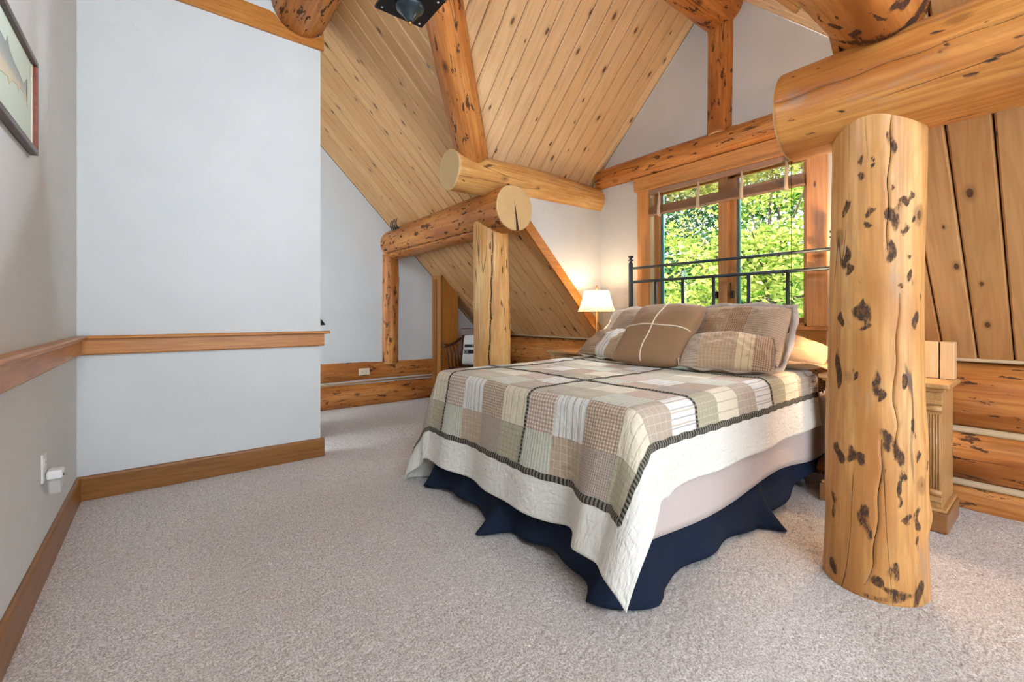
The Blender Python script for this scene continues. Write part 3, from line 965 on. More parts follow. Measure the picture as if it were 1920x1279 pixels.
S, T = 0, 1
rust, brown, wht = srgb(160, 120, 92), srgb(138, 104, 78), srgb(226, 218, 206)
FB = [
    fabric('sage_stripe_cotton', srgb(206, 204, 184), [(S, .0175, .35, srgb(160, 158, 136), .7), (S, .009, .2, srgb(224, 220, 206), .6)]),
    fabric('tan_plaid_cotton', srgb(190, 166, 140), [(S, .031, .10, wht, .35), (T, .036, .10, wht, .3), (S, .017, .15, srgb(176, 150, 124), .4)]),
    fabric('mauve_check_cotton', srgb(156, 138, 122), [(S, .0105, .4, srgb(206, 190, 176), .55), (T, .0105, .4, srgb(196, 178, 162), .45)]),
    fabric('olive_plaid_cotton', srgb(178, 168, 142), [(S, .03, .12, srgb(206, 198, 172), .6), (T, .024, .15, srgb(154, 142, 110), .55)]),
    fabric('rust_check_cotton', srgb(226, 212, 196), [(S, .019, .5, rust, .55), (T, .019, .5, rust, .5)]),
    fabric('white_stripe_cotton', srgb(228, 224, 216), [(S, .038, .12, srgb(146, 136, 122), .75), (S, .051, .10, srgb(190, 160, 124), .7)]),
    fabric('brown_check_cotton', srgb(216, 196, 172), [(S, .0145, .5, brown, .55), (T, .0145, .5, brown, .5)]),
    fabric('cream_stripe_cotton', srgb(224, 210, 184), [(S, .046, .10, srgb(168, 146, 112), .6)]),
    fabric('taupe_weave_cotton', srgb(188, 176, 156), [(S, .012, .3, srgb(160, 146, 124), .4), (T, .016, .3, srgb(210, 200, 182), .4)]),
    fabric('khaki_cotton', srgb(194, 184, 160), [(T, .02, .2, srgb(214, 208, 180), .5)]),
    fabric('pale_sage_stripe_cotton', srgb(206, 204, 186), [(S, .03, .16, srgb(172, 170, 148), .5)]),
    fabric('taupe_plaid_cotton', srgb(184, 166, 146), [(S, .034, .10, wht, .35), (T, .040, .08, wht, .3)]),
    fabric('pale_khaki_cotton', srgb(204, 196, 172), []),
    fabric('pale_cream_cotton', srgb(226, 216, 190), [(S, .024, .2, srgb(210, 198, 168), .4)]),
    fabric('cream_border_cotton', srgb(230, 224, 212), [], crinkle=1.0),
    fabric('quilt_backing_cotton', srgb(222, 212, 198), []),
]
BLOCK = [[0, 1, 2, 3], [4, 5, 6, 7], [8, 9, 10, 11], [12, 13, 4, 5]]


def braid_mat():
    n = NT('dark_braid')
    co = n.coord('UV')
    s = n.n('ShaderNodeSeparateXYZ'); n.l(co, s.inputs[0])
    f = n.math('FRACT', n.math('DIVIDE', s.outputs[0], 0.019))
    m = n.step(n.math('ABSOLUTE', n.math('SUBTRACT', f, 0.5)), 0.16, 0.30)
    c = n.mix(m, srgb(56, 54, 50), srgb(126, 118, 104))
    return n.fin(c, 0.9, n.bump(m, 0.4, 0.003), 0.1)


M['braid'] = braid_mat()

# ---------------------------------------------------------------- bed
ZT = 0.742                      # quilt top
YR, YLb, XF = 1.07, 2.56, 1.46  # where the flat top starts to round over
RB = 0.06
CELL = 0.19


def roll(d, f):
    """over the edge by d, hang at flare angle f -> (outward, drop)"""
    q = np.clip(d, 0, RB * PI / 2)
    out = RB * np.sin(q / RB); drop = RB * (1 - np.cos(q / RB))
    m = np.clip(d - RB * PI / 2, 0, None)
    return out + m * np.sin(f), drop + m * np.cos(f)


def drape(s, t):
    s = np.asarray(s, float); t = np.asarray(t, float)
    a = np.clip(XF - t, 0, None)
    br = np.clip(YR - s, 0, None); blf = np.clip(s - YLb, 0, None)
    b = br + blf
    sg = np.where(blf > 0, 1.0, -1.0)
    r = np.hypot(a, b)
    phi = np.arctan2(b, np.maximum(a, 1e-9))
    ff = np.radians(8.0 + 2.5 * np.sin(s * 8.0 + 0.6) + 1.5 * np.sin(s * 17.0))
    fs = np.radians(6.0 + 1.5 * np.sin(t * 6.0) + 1.5 * np.sin(t * 13.0 + 1))
    sm = lambda v, lo, hi: np.clip((v - lo) / (hi - lo), 0, 1) ** 2 * (3 - 2 * np.clip((v - lo) / (hi - lo), 0, 1))
    bell = sm(-s, -1.33, -1.16)
    ff = ff + np.radians(13) * bell - np.radians(3.5) * np.exp(-((s - 1.37) / 0.05) ** 2)
    fs = fs + np.radians(7) * sm(-t, -1.62, -1.46) * (s < 1.5)
    cx = np.clip(s, YR, YLb); ct = np.maximum(t, XF)
    lob = np.sin(2 * phi) ** 2
    ang = ff * np.cos(phi) ** 2 + fs * np.sin(phi) ** 2 + np.radians(11) * lob
    ang = np.where((a > 0) & (b > 0), ang, np.where(a > 0, ff, fs))
    out, drop = roll(r, ang)
    dx = np.where(r > 0, a / np.maximum(r, 1e-9), 0); dy = np.where(r > 0, b / np.maximum(r, 1e-9), 0)
    X = ct - out * dx
    Y = cx + sg * out * dy
    Z = ZT - drop
    # soft unevenness of the bedding
    flat = np.exp(-r * 6)
    Z = Z + flat * (0.006 * wob(s, t, 4, 7, 3, 9) + 0.0022 * wob(s, t, 9, 9, 25, 60)) + 0.015 * np.exp(-((t - 2.9) / 0.5) ** 2) * flat
    hang = 1 - flat
    X = X - hang * 0.006 * wob(s, t, 6, 6, 8, 22) * dx
    Y = Y + sg * hang * 0.006 * wob(s, t, 8, 6, 8, 22) * dy
    return np.stack([X, Y, np.maximum(Z, 0.012)], -1)


S0, T0 = 0.89 - CELL, 1.05 - CELL
NS, NTc = 14, 13
SUB = 20
su = np.linspace(S0, S0 + NS * CELL, NS * SUB + 1)
tu = np.linspace(T0, T0 + 12.6 * CELL, int(12.6 * SUB) + 1)
Sg, Tg = np.meshgrid(su, tu, indexing='ij')
P = drape(Sg, Tg)
F = grid_faces(len(su), len(tu))
ci = (np.arange(len(su) - 1) // SUB)[:, None] * np.ones((1, len(tu) - 1), int)
ti = np.ones((len(su) - 1, 1), int) * (np.arange(len(tu) - 1) // SUB)[None, :]
fm = np.full(ci.shape, 14)
for i in range(NS):
    for j in range(NTc + 1):
        if 1 <= i <= 12 and j >= 1:
            # columns count from the far (left) side of each block
            fm[(ci == i) & (ti == j)] = BLOCK[(j - 1) % 4][3 - ((i - 1) % 4)]
quilt = empty('patchwork_quilt', (2.3, 1.8, ZT))
tag(quilt, 'beige and brown patchwork quilt with cream border draped over the bed', 'quilt')


def q_child(o):
    o.parent = quilt
    o.matrix_basis = quilt.matrix_basis.inverted() @ o.matrix_basis
    return o


qt = q_child(mesh('quilt_top', P.reshape(-1, 3), F, FB, None, True, None, fm.ravel(), np.stack([Sg, Tg], 2).reshape(-1, 2)))
md = qt.modifiers.new('thickness', 'SOLIDIFY'); md.thickness = 0.012; md.offset = 1


def ribbon(name, pts_s, pts_t, along, w=0.026):
    n = 0.006
    ln = np.concatenate([[0], np.cumsum(np.hypot(np.diff(pts_s), np.diff(pts_t)))])
    wv = 0.002 * np.sin(ln * 60)
    o1 = np.full(len(pts_s), w / 2)
    if along == 't':
        A = drape(pts_s - o1 + wv, pts_t); B = drape(pts_s + o1 + wv, pts_t); Cc = drape(pts_s + wv, pts_t)
    else:
        A = drape(pts_s, pts_t - o1 + wv); B = drape(pts_s, pts_t + o1 + wv); Cc = drape(pts_s, pts_t + wv)
    tang = np.gradient(Cc, axis=0)
    nor = np.cross(tang, B - A)
    nor /= np.linalg.norm(nor, axis=1)[:, None] + 1e-9
    cen = np.array([2.4, 1.82, 0.25])
    sgn = np.sign(((Cc - cen) * nor).sum(1))[:, None]
    nor = nor * sgn
    V = np.concatenate([A + nor * 0.002, Cc + nor * 0.0065, B + nor * 0.002])
    k = len(pts_s)
    F = [(i, i + 1, k + i + 1, k + i) for i in range(k - 1)] + [(k + i, k + i + 1, 2 * k + i + 1, 2 * k + i) for i in range(k - 1)]
    uv = np.concatenate([np.stack([ln, np.full(k, v)], 1) for v in (0, 0.5, 1)])
    return q_child(mesh(name, V, F, 'braid', None, True, None, None, uv))


tt = np.linspace(1.05, T0 + 12.6 * CELL, 260)
ss = np.linspace(0.89, 0.89 + 12 * CELL, 260)
for k in range(4):
    ribbon('braid', np.full(260, 0.89 + 0.76 * k), tt, 't', 0.030 if k in (0, 3) else 0.017)
for k in range(4):
    ribbon('braid', ss, np.full(260, 1.05 + 0.76 * k), 's', 0.030 if k == 0 else 0.017)

# mattress and box spring
M['ticking'] = plain('mauve_blanket_cloth', srgb(196, 180, 172), 0.9, 0.2)
M['matt'] = plain('white_mattress_cloth', srgb(226, 222, 216), 0.9, 0.2)


def slab(name, lo, hi, bev, mat):
    bm = bmesh.new(); bm_box(bm, lo, hi)
    bmesh.ops.bevel(bm, geom=list(bm.edges), offset=bev, segments=4, affect='EDGES', profile=0.5)
    return from_bm(name, bm, mat, None, True)


tag(slab('mattress', (1.44, 1.05, 0.46), (3.46, 2.58, ZT - 0.022), 0.05, 'matt'), 'white mattress lying under the patchwork quilt', 'mattress')
# blanket that hangs below the quilt on the near side
sb = np.linspace(1.47, 3.47, 90); hb = np.linspace(0.5, 0.0, 14)
Sb, Hb = np.meshgrid(sb, hb, indexing='ij')
zlow = 0.205 + 0.02 * np.sin(Sb * 5.0 + 1.0) + 0.03 * np.clip(Sb - 2.2, 0, 0.5) - 0.04 * np.clip(Sb - 2.9, 0, 1)
Zb = zlow + Hb * (0.60 - zlow) / 0.5
Yb = 1.026 + 0.006 * wob(Sb, Hb, 12, 6, 4, 14)
P2 = np.stack([Sb, Yb, Zb], 2)
bk = mesh('blanket', P2.reshape(-1, 3), grid_faces(90, 14), [fabric('mauve_blanket', srgb(204, 188, 180), [], crinkle=0.15)], None, True, None, None, np.stack([Sb, Zb], 2).reshape(-1, 2))
md = bk.modifiers.new('thickness', 'SOLIDIFY'); md.thickness = 0.008
tag(bk, 'mauve grey blanket edge showing below the quilt on the near side of the bed', 'blanket')
tag(slab('box_spring', (1.48, 1.055, 0.22), (3.46, 2.575, 0.459), 0.02, 'ticking'), 'mauve grey box spring under the mattress', 'box spring')

# navy bed skirt: far side, foot and near side
M['navy'] = plain('navy_cotton', srgb(20, 31, 50), 0.85, 0.25, var=0.12, sc=12)


def skirt():
    path = []
    def seg(a, b, n):
        for k in range(n):
            f = k / n
            path.append((a[0] + (b[0] - a[0]) * f, a[1] + (b[1] - a[1]) * f))
    seg((3.44, 2.585), (1.425, 2.585), 160)
    seg((1.425, 2.585), (1.425, 1.06), 150)
    seg((1.425, 1.06), (3.47, 1.06), 190)
    path.append((3.47, 1.06))
    n = len(path)
    hs = np.linspace(0, 1, 16)
    V = np.zeros((n, len(hs), 3))
    for i, (x, y) in enumerate(path):
        if i < 160:
            nrm = (0, 1); q = 3.44 - x; fold = 0.4
        elif i < 310:
            nrm = (-1, 0); q = 2.585 - y
            fold = 0.35 + 0.9 * math.exp(-((q - 0.76) / 0.055) ** 2) + 0.9 * math.exp(-(q / 0.06) ** 2) + 1.0 * math.exp(-((q - 1.50) / 0.10) ** 2) + 0.10 * math.sin(q * 21)
        else:
            nrm = (0, -1); q = x - 1.40
            fold = 0.25 + 0.9 * math.exp(-(q / 0.08) ** 2) + 0.75 * math.exp(-((q - 1.07) / 0.05) ** 2) + 0.10 * math.sin(q * 15)
        hem = 0.0
        if i < 310 and i >= 160:
            hem = 0.012 + 0.028 * abs(math.sin(q * PI / 0.76)) ** 2
        elif i >= 310:
            hem = 0.008 + 0.02 * abs(math.sin(q * PI / 1.07)) + 0.16 * max(0.0, (q - 1.15) / 0.92) ** 1.2
        top = 0.36
        for k, h in enumerate(hs):
            out = 0.17 * fold * h ** 2.6
            cf = 0.7 if (160 <= i < 166 or 304 <= i < 316) else 1.0
            V[i, k] = (x + nrm[0] * out * cf, y + nrm[1] * out * cf, top + (hem - top) * h)
    # round the two foot corners
    for c in (160, 310):
        for k in range(len(hs)):
            seg_ = V[c - 8:c + 9, k].copy()
            for _ in range(10):
                seg_[1:-1] = (seg_[:-2] + seg_[1:-1] * 2 + seg_[2:]) / 4
            V[c - 8:c + 9, k] = seg_
    o = mesh('bed_skirt', V.reshape(-1, 3), grid_faces(n, len(hs)), 'navy', None, True)
    md = o.modifiers.new('thickness', 'SOLIDIFY'); md.thickness = 0.004
    return tag(o, 'navy blue pleated bed skirt hanging to the carpet', 'bed skirt')


skirt()

# iron bed frame with headboard
M['iron'] = plain('blue black iron', srgb(46, 60, 68), 0.45, 0.5, metal=0.3)
bed = tag(empty('iron_bed', (3.5, 1.8, 0)), 'dark iron bed frame with open rail headboard in front of the window', 'bed')
def bd(o):
    o.parent = bed; o.matrix_basis = bed.matrix_basis.inverted() @ o.matrix_basis
    return o
for yy in (0.985, 2.612):
    p = bd(lathe('post', [(0.021, 0.0), (0.021, 1.585), (0.019, 1.597), (0.012, 1.602), (0.0, 1.603)], 'iron', None, 16, (3.5, yy, 0)))
    f_ = lathe('finial', [(0.010, 1.600), (0.012, 1.612), (0.026, 1.618), (0.027, 1.624), (0.012, 1.630), (0.014, 1.640), (0.024, 1.650), (0.026, 1.662), (0.0, 1.663)], 'iron', p, 16, (3.5, yy, 0))
    f_.matrix_basis = Matrix.Identity(4)
for z, r in ((1.543, 0.0115), (1.414, 0.0125), (0.80, 0.0125)):
    bd(tube('rail', [(3.5, 0.985, z), (3.5, 2.612, z)], r, 'iron', None, 12))
for yy in (2.342, 2.075, 1.804, 1.530, 1.262):
    bd(tube('spindle', [(3.5, yy, 0.80), (3.5, yy, 1.41)], 0.0125, 'iron', None, 12))
for ya, yb in ((1.06, 1.09), (2.54, 2.57)):
    bd(box('side_rail', (1.50, ya, 0.19), (3.48, yb, 0.218), 'iron', None, 0.002))
for x, y in ((3.22, 1.09), (1.62, 1.12), (3.22, 2.52), (1.62, 2.5)):
    lg = bd(tube('leg', [(x, y, 0.2), (x, y, 0.075)], 0.016, 'iron', None, 10))
    M.setdefault('caster', plain('caster_rubber', srgb(96, 92, 88), 0.5))
    c_ = bd(tube('caster', [(x - 0.012, y, 0.034), (x + 0.012, y, 0.034)], 0.032, 'caster', None, 16))


# ---------------------------------------------------------------- pillows
def frame_of(center, width_dir, tilt):
    """columns: width, height, normal; tilt back from upright in degrees"""
    w = Vector(width_dir).normalized()
    up = Vector((0, 0, 1))
    nrm = up.cross(w)           # horizontal normal
    if nrm.x > 0:
        nrm = -nrm
    t = math.radians(tilt)
    h = up * math.cos(t) - nrm * math.sin(t)
    nn = nrm * math.cos(t) + up * math.sin(t)
    m = Matrix.Identity(4)
    for i, c in enumerate((w, h, nn)):
        m[0][i], m[1][i], m[2][i] = c
    m.translation = center
    return m


def pillow(name, size, mats, colmap, seed, flange=0.0, mw=None, N=56, power=0.46, wr=0.006, sag=0.0):
    W, H, Tk = size
    u = np.linspace(-1, 1, N)
    U, Vv = np.meshgrid(u, u, indexing='ij')
    Us, Vs = np.sin(U * PI / 2), np.sin(Vv * PI / 2)
    prof = (np.clip(1 - Us ** 2, 0, 1) * np.clip(1 - Vs ** 2, 0, 1)) ** power
    pin = 1 - 0.07 * (1 - Us ** 2) * 0 - 0.0
    X = Us * W / 2 * (1 - 0.09 * (1 - Vs ** 4) * np.abs(Us) ** 3 * 0 - 0.05 * (1 - Vs ** 2) * np.abs(Us))
    Y = Vs * H / 2 * (1 - 0.05 * (1 - Us ** 2) * np.abs(Vs))
    X = X * (1 - 0.06 * Vs ** 4); Y = Y * (1 - 0.09 * np.abs(Us) ** 3)
    w1 = wob(Us * 3, Vs * 3, seed, 7, 0.6, 3.2)
    w2 = wob(Us * 3, Vs * 3, seed + 50, 8, 4, 10)
    Zt = Tk / 2 * prof * (1 + 0.12 * w1) + wr * w2 * prof
    Zb = -Tk / 2 * prof * (1 - 0.05 * w1)
    drop = -sag * Us ** 2
    top = np.stack([X, Y, Zt + drop], 2).reshape(-1, 3); bot = np.stack([X, Y, Zb + drop], 2).reshape(-1, 3)
    F1 = grid_faces(N, N); F2 = grid_faces(N, N)[:, ::-1] + N * N
    V = np.vstack([top, bot])
    uvs = np.stack([Us * W / 2, Vs * H / 2], 2).reshape(-1, 2)
    cu = (Us[:-1, :-1] + Us[1:, 1:]) / 2; cv = (Vs[:-1, :-1] + Vs[1:, 1:]) / 2
    fmv = np.zeros(cu.shape, int)
    for lo, hi, k in colmap:
        fmv[(cu >= lo) & (cu < hi)] = k
    me_f = np.vstack([F1, F2])
    o = mesh(name, V, me_f, mats, None, True, mw, np.concatenate([fmv.ravel(), fmv.ravel()]), np.vstack([uvs, uvs]))
    # weld the rim
    bm = bmesh.new(); bm.from_mesh(o.data)
    bmesh.ops.remove_doubles(bm, verts=bm.verts, dist=1e-4)
    bmesh.ops.recalc_face_normals(bm, faces=bm.faces)
    bm.to_mesh(o.data); bm.free()
    o.data.polygons.foreach_set('use_smooth', [True] * len(o.data.polygons))
    return o


def rim(o, size, fl, mat, name='flange'):
    """flat flange round the seam"""
    W, H = size
    n = 24
    V, F = [], []
    def per(w, h):
        pts = []
        for k in range(n): pts.append((-w / 2 + w * k / n, -h / 2))
        for k in range(n): pts.append((w / 2, -h / 2 + h * k / n))
        for k in range(n): pts.append((w / 2 - w * k / n, h / 2))
        for k in range(n): pts.append((-w / 2, h / 2 - h * k / n))
        return pts
    a, b = per(W * 0.985, H * 0.985), per(W + 2 * fl, H + 2 * fl)
    m = len(a)
    for k, (p, q) in enumerate(zip(a, b)):
        wz = 0.012 * math.sin(k * 0.7)
        bend = lambda c_: (c_[0] * (1 - 0.06 * min(1, abs(2 * c_[1] / H)) ** 4), c_[1] * (1 - 0.09 * min(1, abs(2 * c_[0] / W)) ** 3))
        p, q = bend(p), bend(q)
        V += [(p[0], p[1], 0.004), (q[0], q[1], wz + 0.003), (q[0], q[1], wz - 0.003), (p[0], p[1], -0.004)]
    for k in range(m):
        j = (k + 1) % m
        for e in range(4):
            e2 = (e + 1) % 4
            F.append((k * 4 + e, j * 4 + e, j * 4 + e2, k * 4 + e2))
    c = mesh(name, V, F, mat, o, True, None, None, [(v[0], v[1]) for v in V])
    return c


wh2 = srgb(206, 190, 168)
PB = [fabric('sham_tan_plaid', srgb(172, 142, 110), [(S, .022, .14, wh2, .4), (T, .024, .12, wh2, .35)]), fabric('sham_brown_check', srgb(196, 168, 136), [(S, .0125, .5, srgb(118, 82, 56), .6), (T, .0125, .5, srgb(118, 82, 56), .55)]),
      fabric('sham_white_stripe', srgb(216, 208, 196), [(S, .036, .14, srgb(128, 114, 98), .75)]), FB[4], fabric('sham_cream_stripe', srgb(206, 180, 142), [(S, .04, .12, srgb(150, 120, 86), .6)]),
      fabric('sham_taupe_rib', srgb(176, 156, 134), [(T, .018, .3, srgb(132, 112, 92), .55)]), FB[3]]
o = pillow('pillow_sham', (0.66, 0.50, 0.24), PB, [(-1, -.55, 5), (-.55, -.1, 0), (-.1, .3, 1), (.3, 1, 5)], 3, mw=frame_of((3.10, 1.45, 0.955), (0.06, -1, 0), 36), wr=0.008)
rim(o, (0.66, 0.50), 0.035, fabric('grey_flange_cotton', srgb(186, 176, 166), []))
tag(o, 'plaid pillow sham with pale grey flange propped behind the right front sham', 'pillow')
o = pillow('pillow_sham', (0.66, 0.50, 0.22), PB, [(-1, -.6, 2), (-.6, 0, 5), (0, 1, 0)], 5, mw=frame_of((3.10, 2.26, 0.945), (-0.03, -1, 0), 36), wr=0.008)
rim(o, (0.66, 0.50), 0.03, FB[14])
tag(o, 'striped pillow sham at the back left, mostly hidden by the brown cushion', 'pillow')
o = pillow('pillow', (0.58, 0.42, 0.20), [fabric('tan_pillow_cotton', srgb(196, 158, 116), [], crinkle=0.3)], [], 7, mw=frame_of((3.22, 1.22, 0.865), (0.16, -1, -0.22), 74), wr=0.010)
rim(o, (0.58, 0.42), 0.03, o.data.materials[0], 'hem')
tag(o, 'plain tan sleeping pillow lying at the near head corner of the bed', 'pillow')
o = pillow('pillow_sham', (0.52, 0.36, 0.19), PB, [(-1, -.55, 5), (-.55, .25, 0), (.25, .62, 4), (.62, 1, 1)], 9, mw=frame_of((2.745, 1.335, 0.868), (0.16, -0.47, -0.02), 58), wr=0.007)
rim(o, (0.52, 0.36), 0.010, PB[5], 'piping')
tag(o, 'tan plaid rectangular sham leaning right of the brown cushion', 'pillow')
o = pillow('pillow_sham', (0.52, 0.36, 0.19), PB, [(-1, .05, 1), (.05, .45, 2), (.45, 1, 0)], 10, mw=frame_of((2.86, 2.34, 0.865), (-0.10, -0.5, 0.0), 58), wr=0.007)
rim(o, (0.52, 0.36), 0.010, FB[8], 'piping')
tag(o, 'brown check and white stripe sham leaning left of the brown cushion', 'pillow')
M['brownsatin'] = fabric('brown_cushion_cotton', srgb(146, 112, 80), [], 0.7, 0.06)
M['cord'] = plain('cream_cord', srgb(226, 210, 186), 0.8, 0.2)
BWp, BHp, BTp = 0.54, 0.58, 0.20
o = pillow('square_cushion', (BWp, BHp, BTp), ['brownsatin'], [], 14, mw=frame_of((2.735, 1.81, 0.968), (0.02, -1, 0), 45), wr=0.0015, power=0.38)
tag(o, 'square brown cushion with a cream cord cross standing in the middle of the pillows', 'cushion')
for ax in (0, 1):
    pts = []
    g_ = wob
    for k in range(41):
        a = -0.99 + 1.98 * k / 40
        off = 0.0
        us, vs = (off, a) if ax == 0 else (a, off)
        pr = ((1 - us ** 2) * (1 - vs ** 2)) ** 0.38
        w1 = float(wob(np.array(us * 3), np.array(vs * 3), 14, 7, 0.6, 3.2))
        z = BTp / 2 * pr * (1 + 0.12 * w1) + 0.003
        x = us * BWp / 2 * (1 - 0.05 * (1 - vs ** 2) * abs(us)); y = vs * BHp / 2 * (1 - 0.05 * (1 - us ** 2) * abs(vs))
        pts.append((x, y, z))
    tube('cord', pts, 0.0042, 'cord', o, 8)

# ---------------------------------------------------------------- night stands and lamps
M['oak'] = mat_trim('pale_oak', srgb(198, 152, 98), srgb(174, 126, 74), True)
M['oakdark'] = mat_trim('oak_plinth', srgb(160, 110, 64), srgb(138, 90, 48))
M['brass'] = plain('antique_brass', srgb(176, 134, 70), 0.35, metal=0.9)


def night_stand(x0, x1, y0, y1, zt, label):
    e = tag(empty('night_stand', (x0, (y0 + y1) / 2, 0)), label, 'night stand', 'night stands beside the bed')
    E_ = e.matrix_basis.inverted()
    def ch(o):
        o.parent = e; o.matrix_basis = E_ @ o.matrix_basis
        return o
    ch(box('plinth', (x0 + 0.01, y0 + 0.005, 0), (x1, y1 - 0.005, 0.10), 'oakdark', None, 0.006))
    ch(box('plinth_moulding', (x0 + 0.018, y0 + 0.012, 0.10), (x1, y1 - 0.012, 0.118), 'oak', None, 0.006))
    ch(box('body', (x0 + 0.045, y0 + 0.03, 0.118), (x1 - 0.005, y1 - 0.03, zt - 0.03), 'oak', None, 0.003))
    ch(box('top', (x0, y0, zt - 0.024), (x1, y1, zt), 'oak', None, 0.006))
    ch(box('top_moulding', (x0 + 0.02, y0 + 0.016, zt - 0.042), (x1 - 0.002, y1 - 0.016, zt - 0.0242), 'oak', None, 0.006))
    for yc in (y0 + 0.062, y1 - 0.062):
        p = ch(box('pilaster', (x0 + 0.036, yc - 0.032, 0.118), (x0 + 0.0455, yc + 0.032, zt - 0.042), 'oak', None, 0.002))
        for k in range(5):
            yy = yc - 0.022 + k * 0.011
            t_ = tube('flute', [(x0 + 0.034, yy, 0.21), (x0 + 0.034, yy, zt - 0.16)], 0.0048, 'oak', p, 8)
            t_.matrix_basis = Matrix.Identity(4)
        for zc in (0.195, zt - 0.13):
            t_ = tube('collar', [(x0 + 0.036, yc - 0.031, zc), (x0 + 0.036, yc + 0.031, zc)], 0.016, 'oak', p, 12)
            t_.matrix_basis = Matrix.Identity(4)
        for zc in (0.16, zt - 0.095):
            t_ = box('block', (x0 + 0.026, yc - 0.034, zc - 0.014), (x0 + 0.037, yc + 0.034, zc + 0.012), 'oak', p, 0.004)
            t_.matrix_basis = Matrix.Identity(4)
    hgt = (zt - 0.05 - 0.13) / 3
    for k in range(3):
        z0 = 0.13 + k * hgt
        d = ch(box('drawer', (x0 + 0.034, y0 + 0.105, z0 + 0.008), (x0 + 0.046, y1 - 0.105, z0 + hgt - 0.008), 'oak', None, 0.004))
        kn = lathe('knob', [(0.006, 0.0), (0.006, 0.012), (0.014, 0.018), (0.015, 0.026), (0.0, 0.030)], 'brass', d, 14, mw=Matrix.Identity(4))
        kn.matrix_basis = Matrix.Translation((x0 + 0.034, (y0 + y1) / 2, z0 + hgt / 2)) @ Matrix.Rotation(-PI / 2, 4, 'Y')
    return e


night_stand(3.065, 3.43, 0.382, 0.945, 0.752, 'oak night stand with fluted corner pilaster right of the golden post')
night_stand(3.075, 3.44, 2.74, 3.34, 0.745, 'oak night stand under the slope on the far side of the bed')


def shade_mat():
    n = NT('cream_lamp_shade')
    co = n.coord()
    f = n.noise(co, 40.0, 3)
    d = n.n('ShaderNodeBsdfDiffuse'); t = n.n('ShaderNodeBsdfTranslucent'); mx = n.n('ShaderNodeMixShader')
    c = n.mix(f, srgb(236, 220, 188), srgb(244, 232, 206))
    n.l(c, d.inputs[0]); n.l(c, t.inputs[0]); mx.inputs[0].default_value = 0.6
    n.l(d.outputs[0], mx.inputs[1]); n.l(t.outputs[0], mx.inputs[2]); n.l(mx.outputs[0], n.out.inputs[0])
    return n.m


M['shade'] = shade_mat()
M['shadetrim'] = plain('shade_piping', srgb(120, 92, 58), 0.8)


def bulb_mat(strength):
    n = NT('warm_bulb')
    return n.fin((1, 0.9, 0.7), 0.4, Emission_Color=(1.0, 0.72, 0.40, 1), Emission_Strength=strength)


def table_lamp(x, y, z0, label, power, zs=1.13):
    e = tag(empty('table_lamp', (x, y, z0)), label, 'lamp', 'bedside lamps')
    def ch(o):
        o.parent = e
        return o
    ch(lathe('base', [(0.062, 0.0), (0.064, 0.008), (0.05, 0.02), (0.02, 0.032), (0.012, 0.05), (0.011, 0.11), (0.02, 0.135), (0.026, 0.155), (0.018, 0.18), (0.010, 0.21), (0.009, zs - z0 + 0.03), (0.0, zs - z0 + 0.031)], 'brass', None, 20))
    h = zs - z0
    # bell shade with eight ribs
    prof = [(0.182, 0.0), (0.165, 0.035), (0.150, 0.075), (0.138, 0.12), (0.126, 0.165), (0.116, 0.205)]
    V, F = [], []
    seg = 64
    for r, z in prof:
        for k in range(seg):
            a = 2 * PI * k / seg
            c8 = 1.0 - 0.035 * (1 - abs(math.cos(4 * a)))
            V.append((r * c8 * math.cos(a), r * c8 * math.sin(a), h + z))
    for i in range(len(prof) - 1):
        for k in range(seg):
            j = (k + 1) % seg
            F.append((i * seg + k, i * seg + j, (i + 1) * seg + j, (i + 1) * seg + k))
    sh = ch(mesh('shade', V, F, 'shade', None, True))
    for k in range(8):
        a = 2 * PI * k / 8
        tube('rib', [(r * 1.003 * math.cos(a), r * 1.003 * math.sin(a), h + z) for r, z in prof], 0.0016, 'shadetrim', sh, 6)
    for r, z in (prof[0], prof[-1]):
        tube('piping', [(r * (1 - 0.035 * (1 - abs(math.cos(4 * a)))) * math.cos(a), r * (1 - 0.035 * (1 - abs(math.cos(4 * a)))) * math.sin(a), h + z) for a in np.linspace(0, 2 * PI, 64, endpoint=False)], 0.0022, 'shadetrim', sh, 6, closed=True)
    hp = ch(tube('harp', [(0.0, 0.03 * math.sin(t), h + 0.03 + 0.19 * (1 - math.cos(t)) / 2) for t in np.linspace(0, PI, 10)], 0.002, 'brass', None, 6))
    ch(lathe('finial', [(0.004, h + 0.205), (0.004, h + 0.222), (0.010, h + 0.228), (0.006, h + 0.240), (0.009, h + 0.248), (0.0, h + 0.258)], 'brass', None, 12))
    ch(lathe('bulb', [(0.012, h + 0.03), (0.014, h + 0.05), (0.028, h + 0.085), (0.026, h + 0.11), (0.0, h + 0.126)], bulb_mat(6.0), None, 16))
    ch(tube('pull_chain', [(0.03, -0.045, h + 0.02), (0.03, -0.047, h - 0.04)], 0.0014, 'brass', None, 6))
    d = bpy.data.lights.new('lamp_light', 'POINT'); d.energy = power; d.color = (1.0, 0.72, 0.44); d.shadow_soft_size = 0.05
    lo = bpy.data.objects.new('lamp_light', d); COL.objects.link(lo); lo.parent = e; lo.location = (0, 0, h + 0.16)
    return e


table_lamp(3.27, 2.835, 0.745, 'lit brass table lamp with cream bell shade beside the plank slope', 6)
table_lamp(3.26, 0.70, 0.752, 'lit brass table lamp hidden behind the thick golden post', 24)
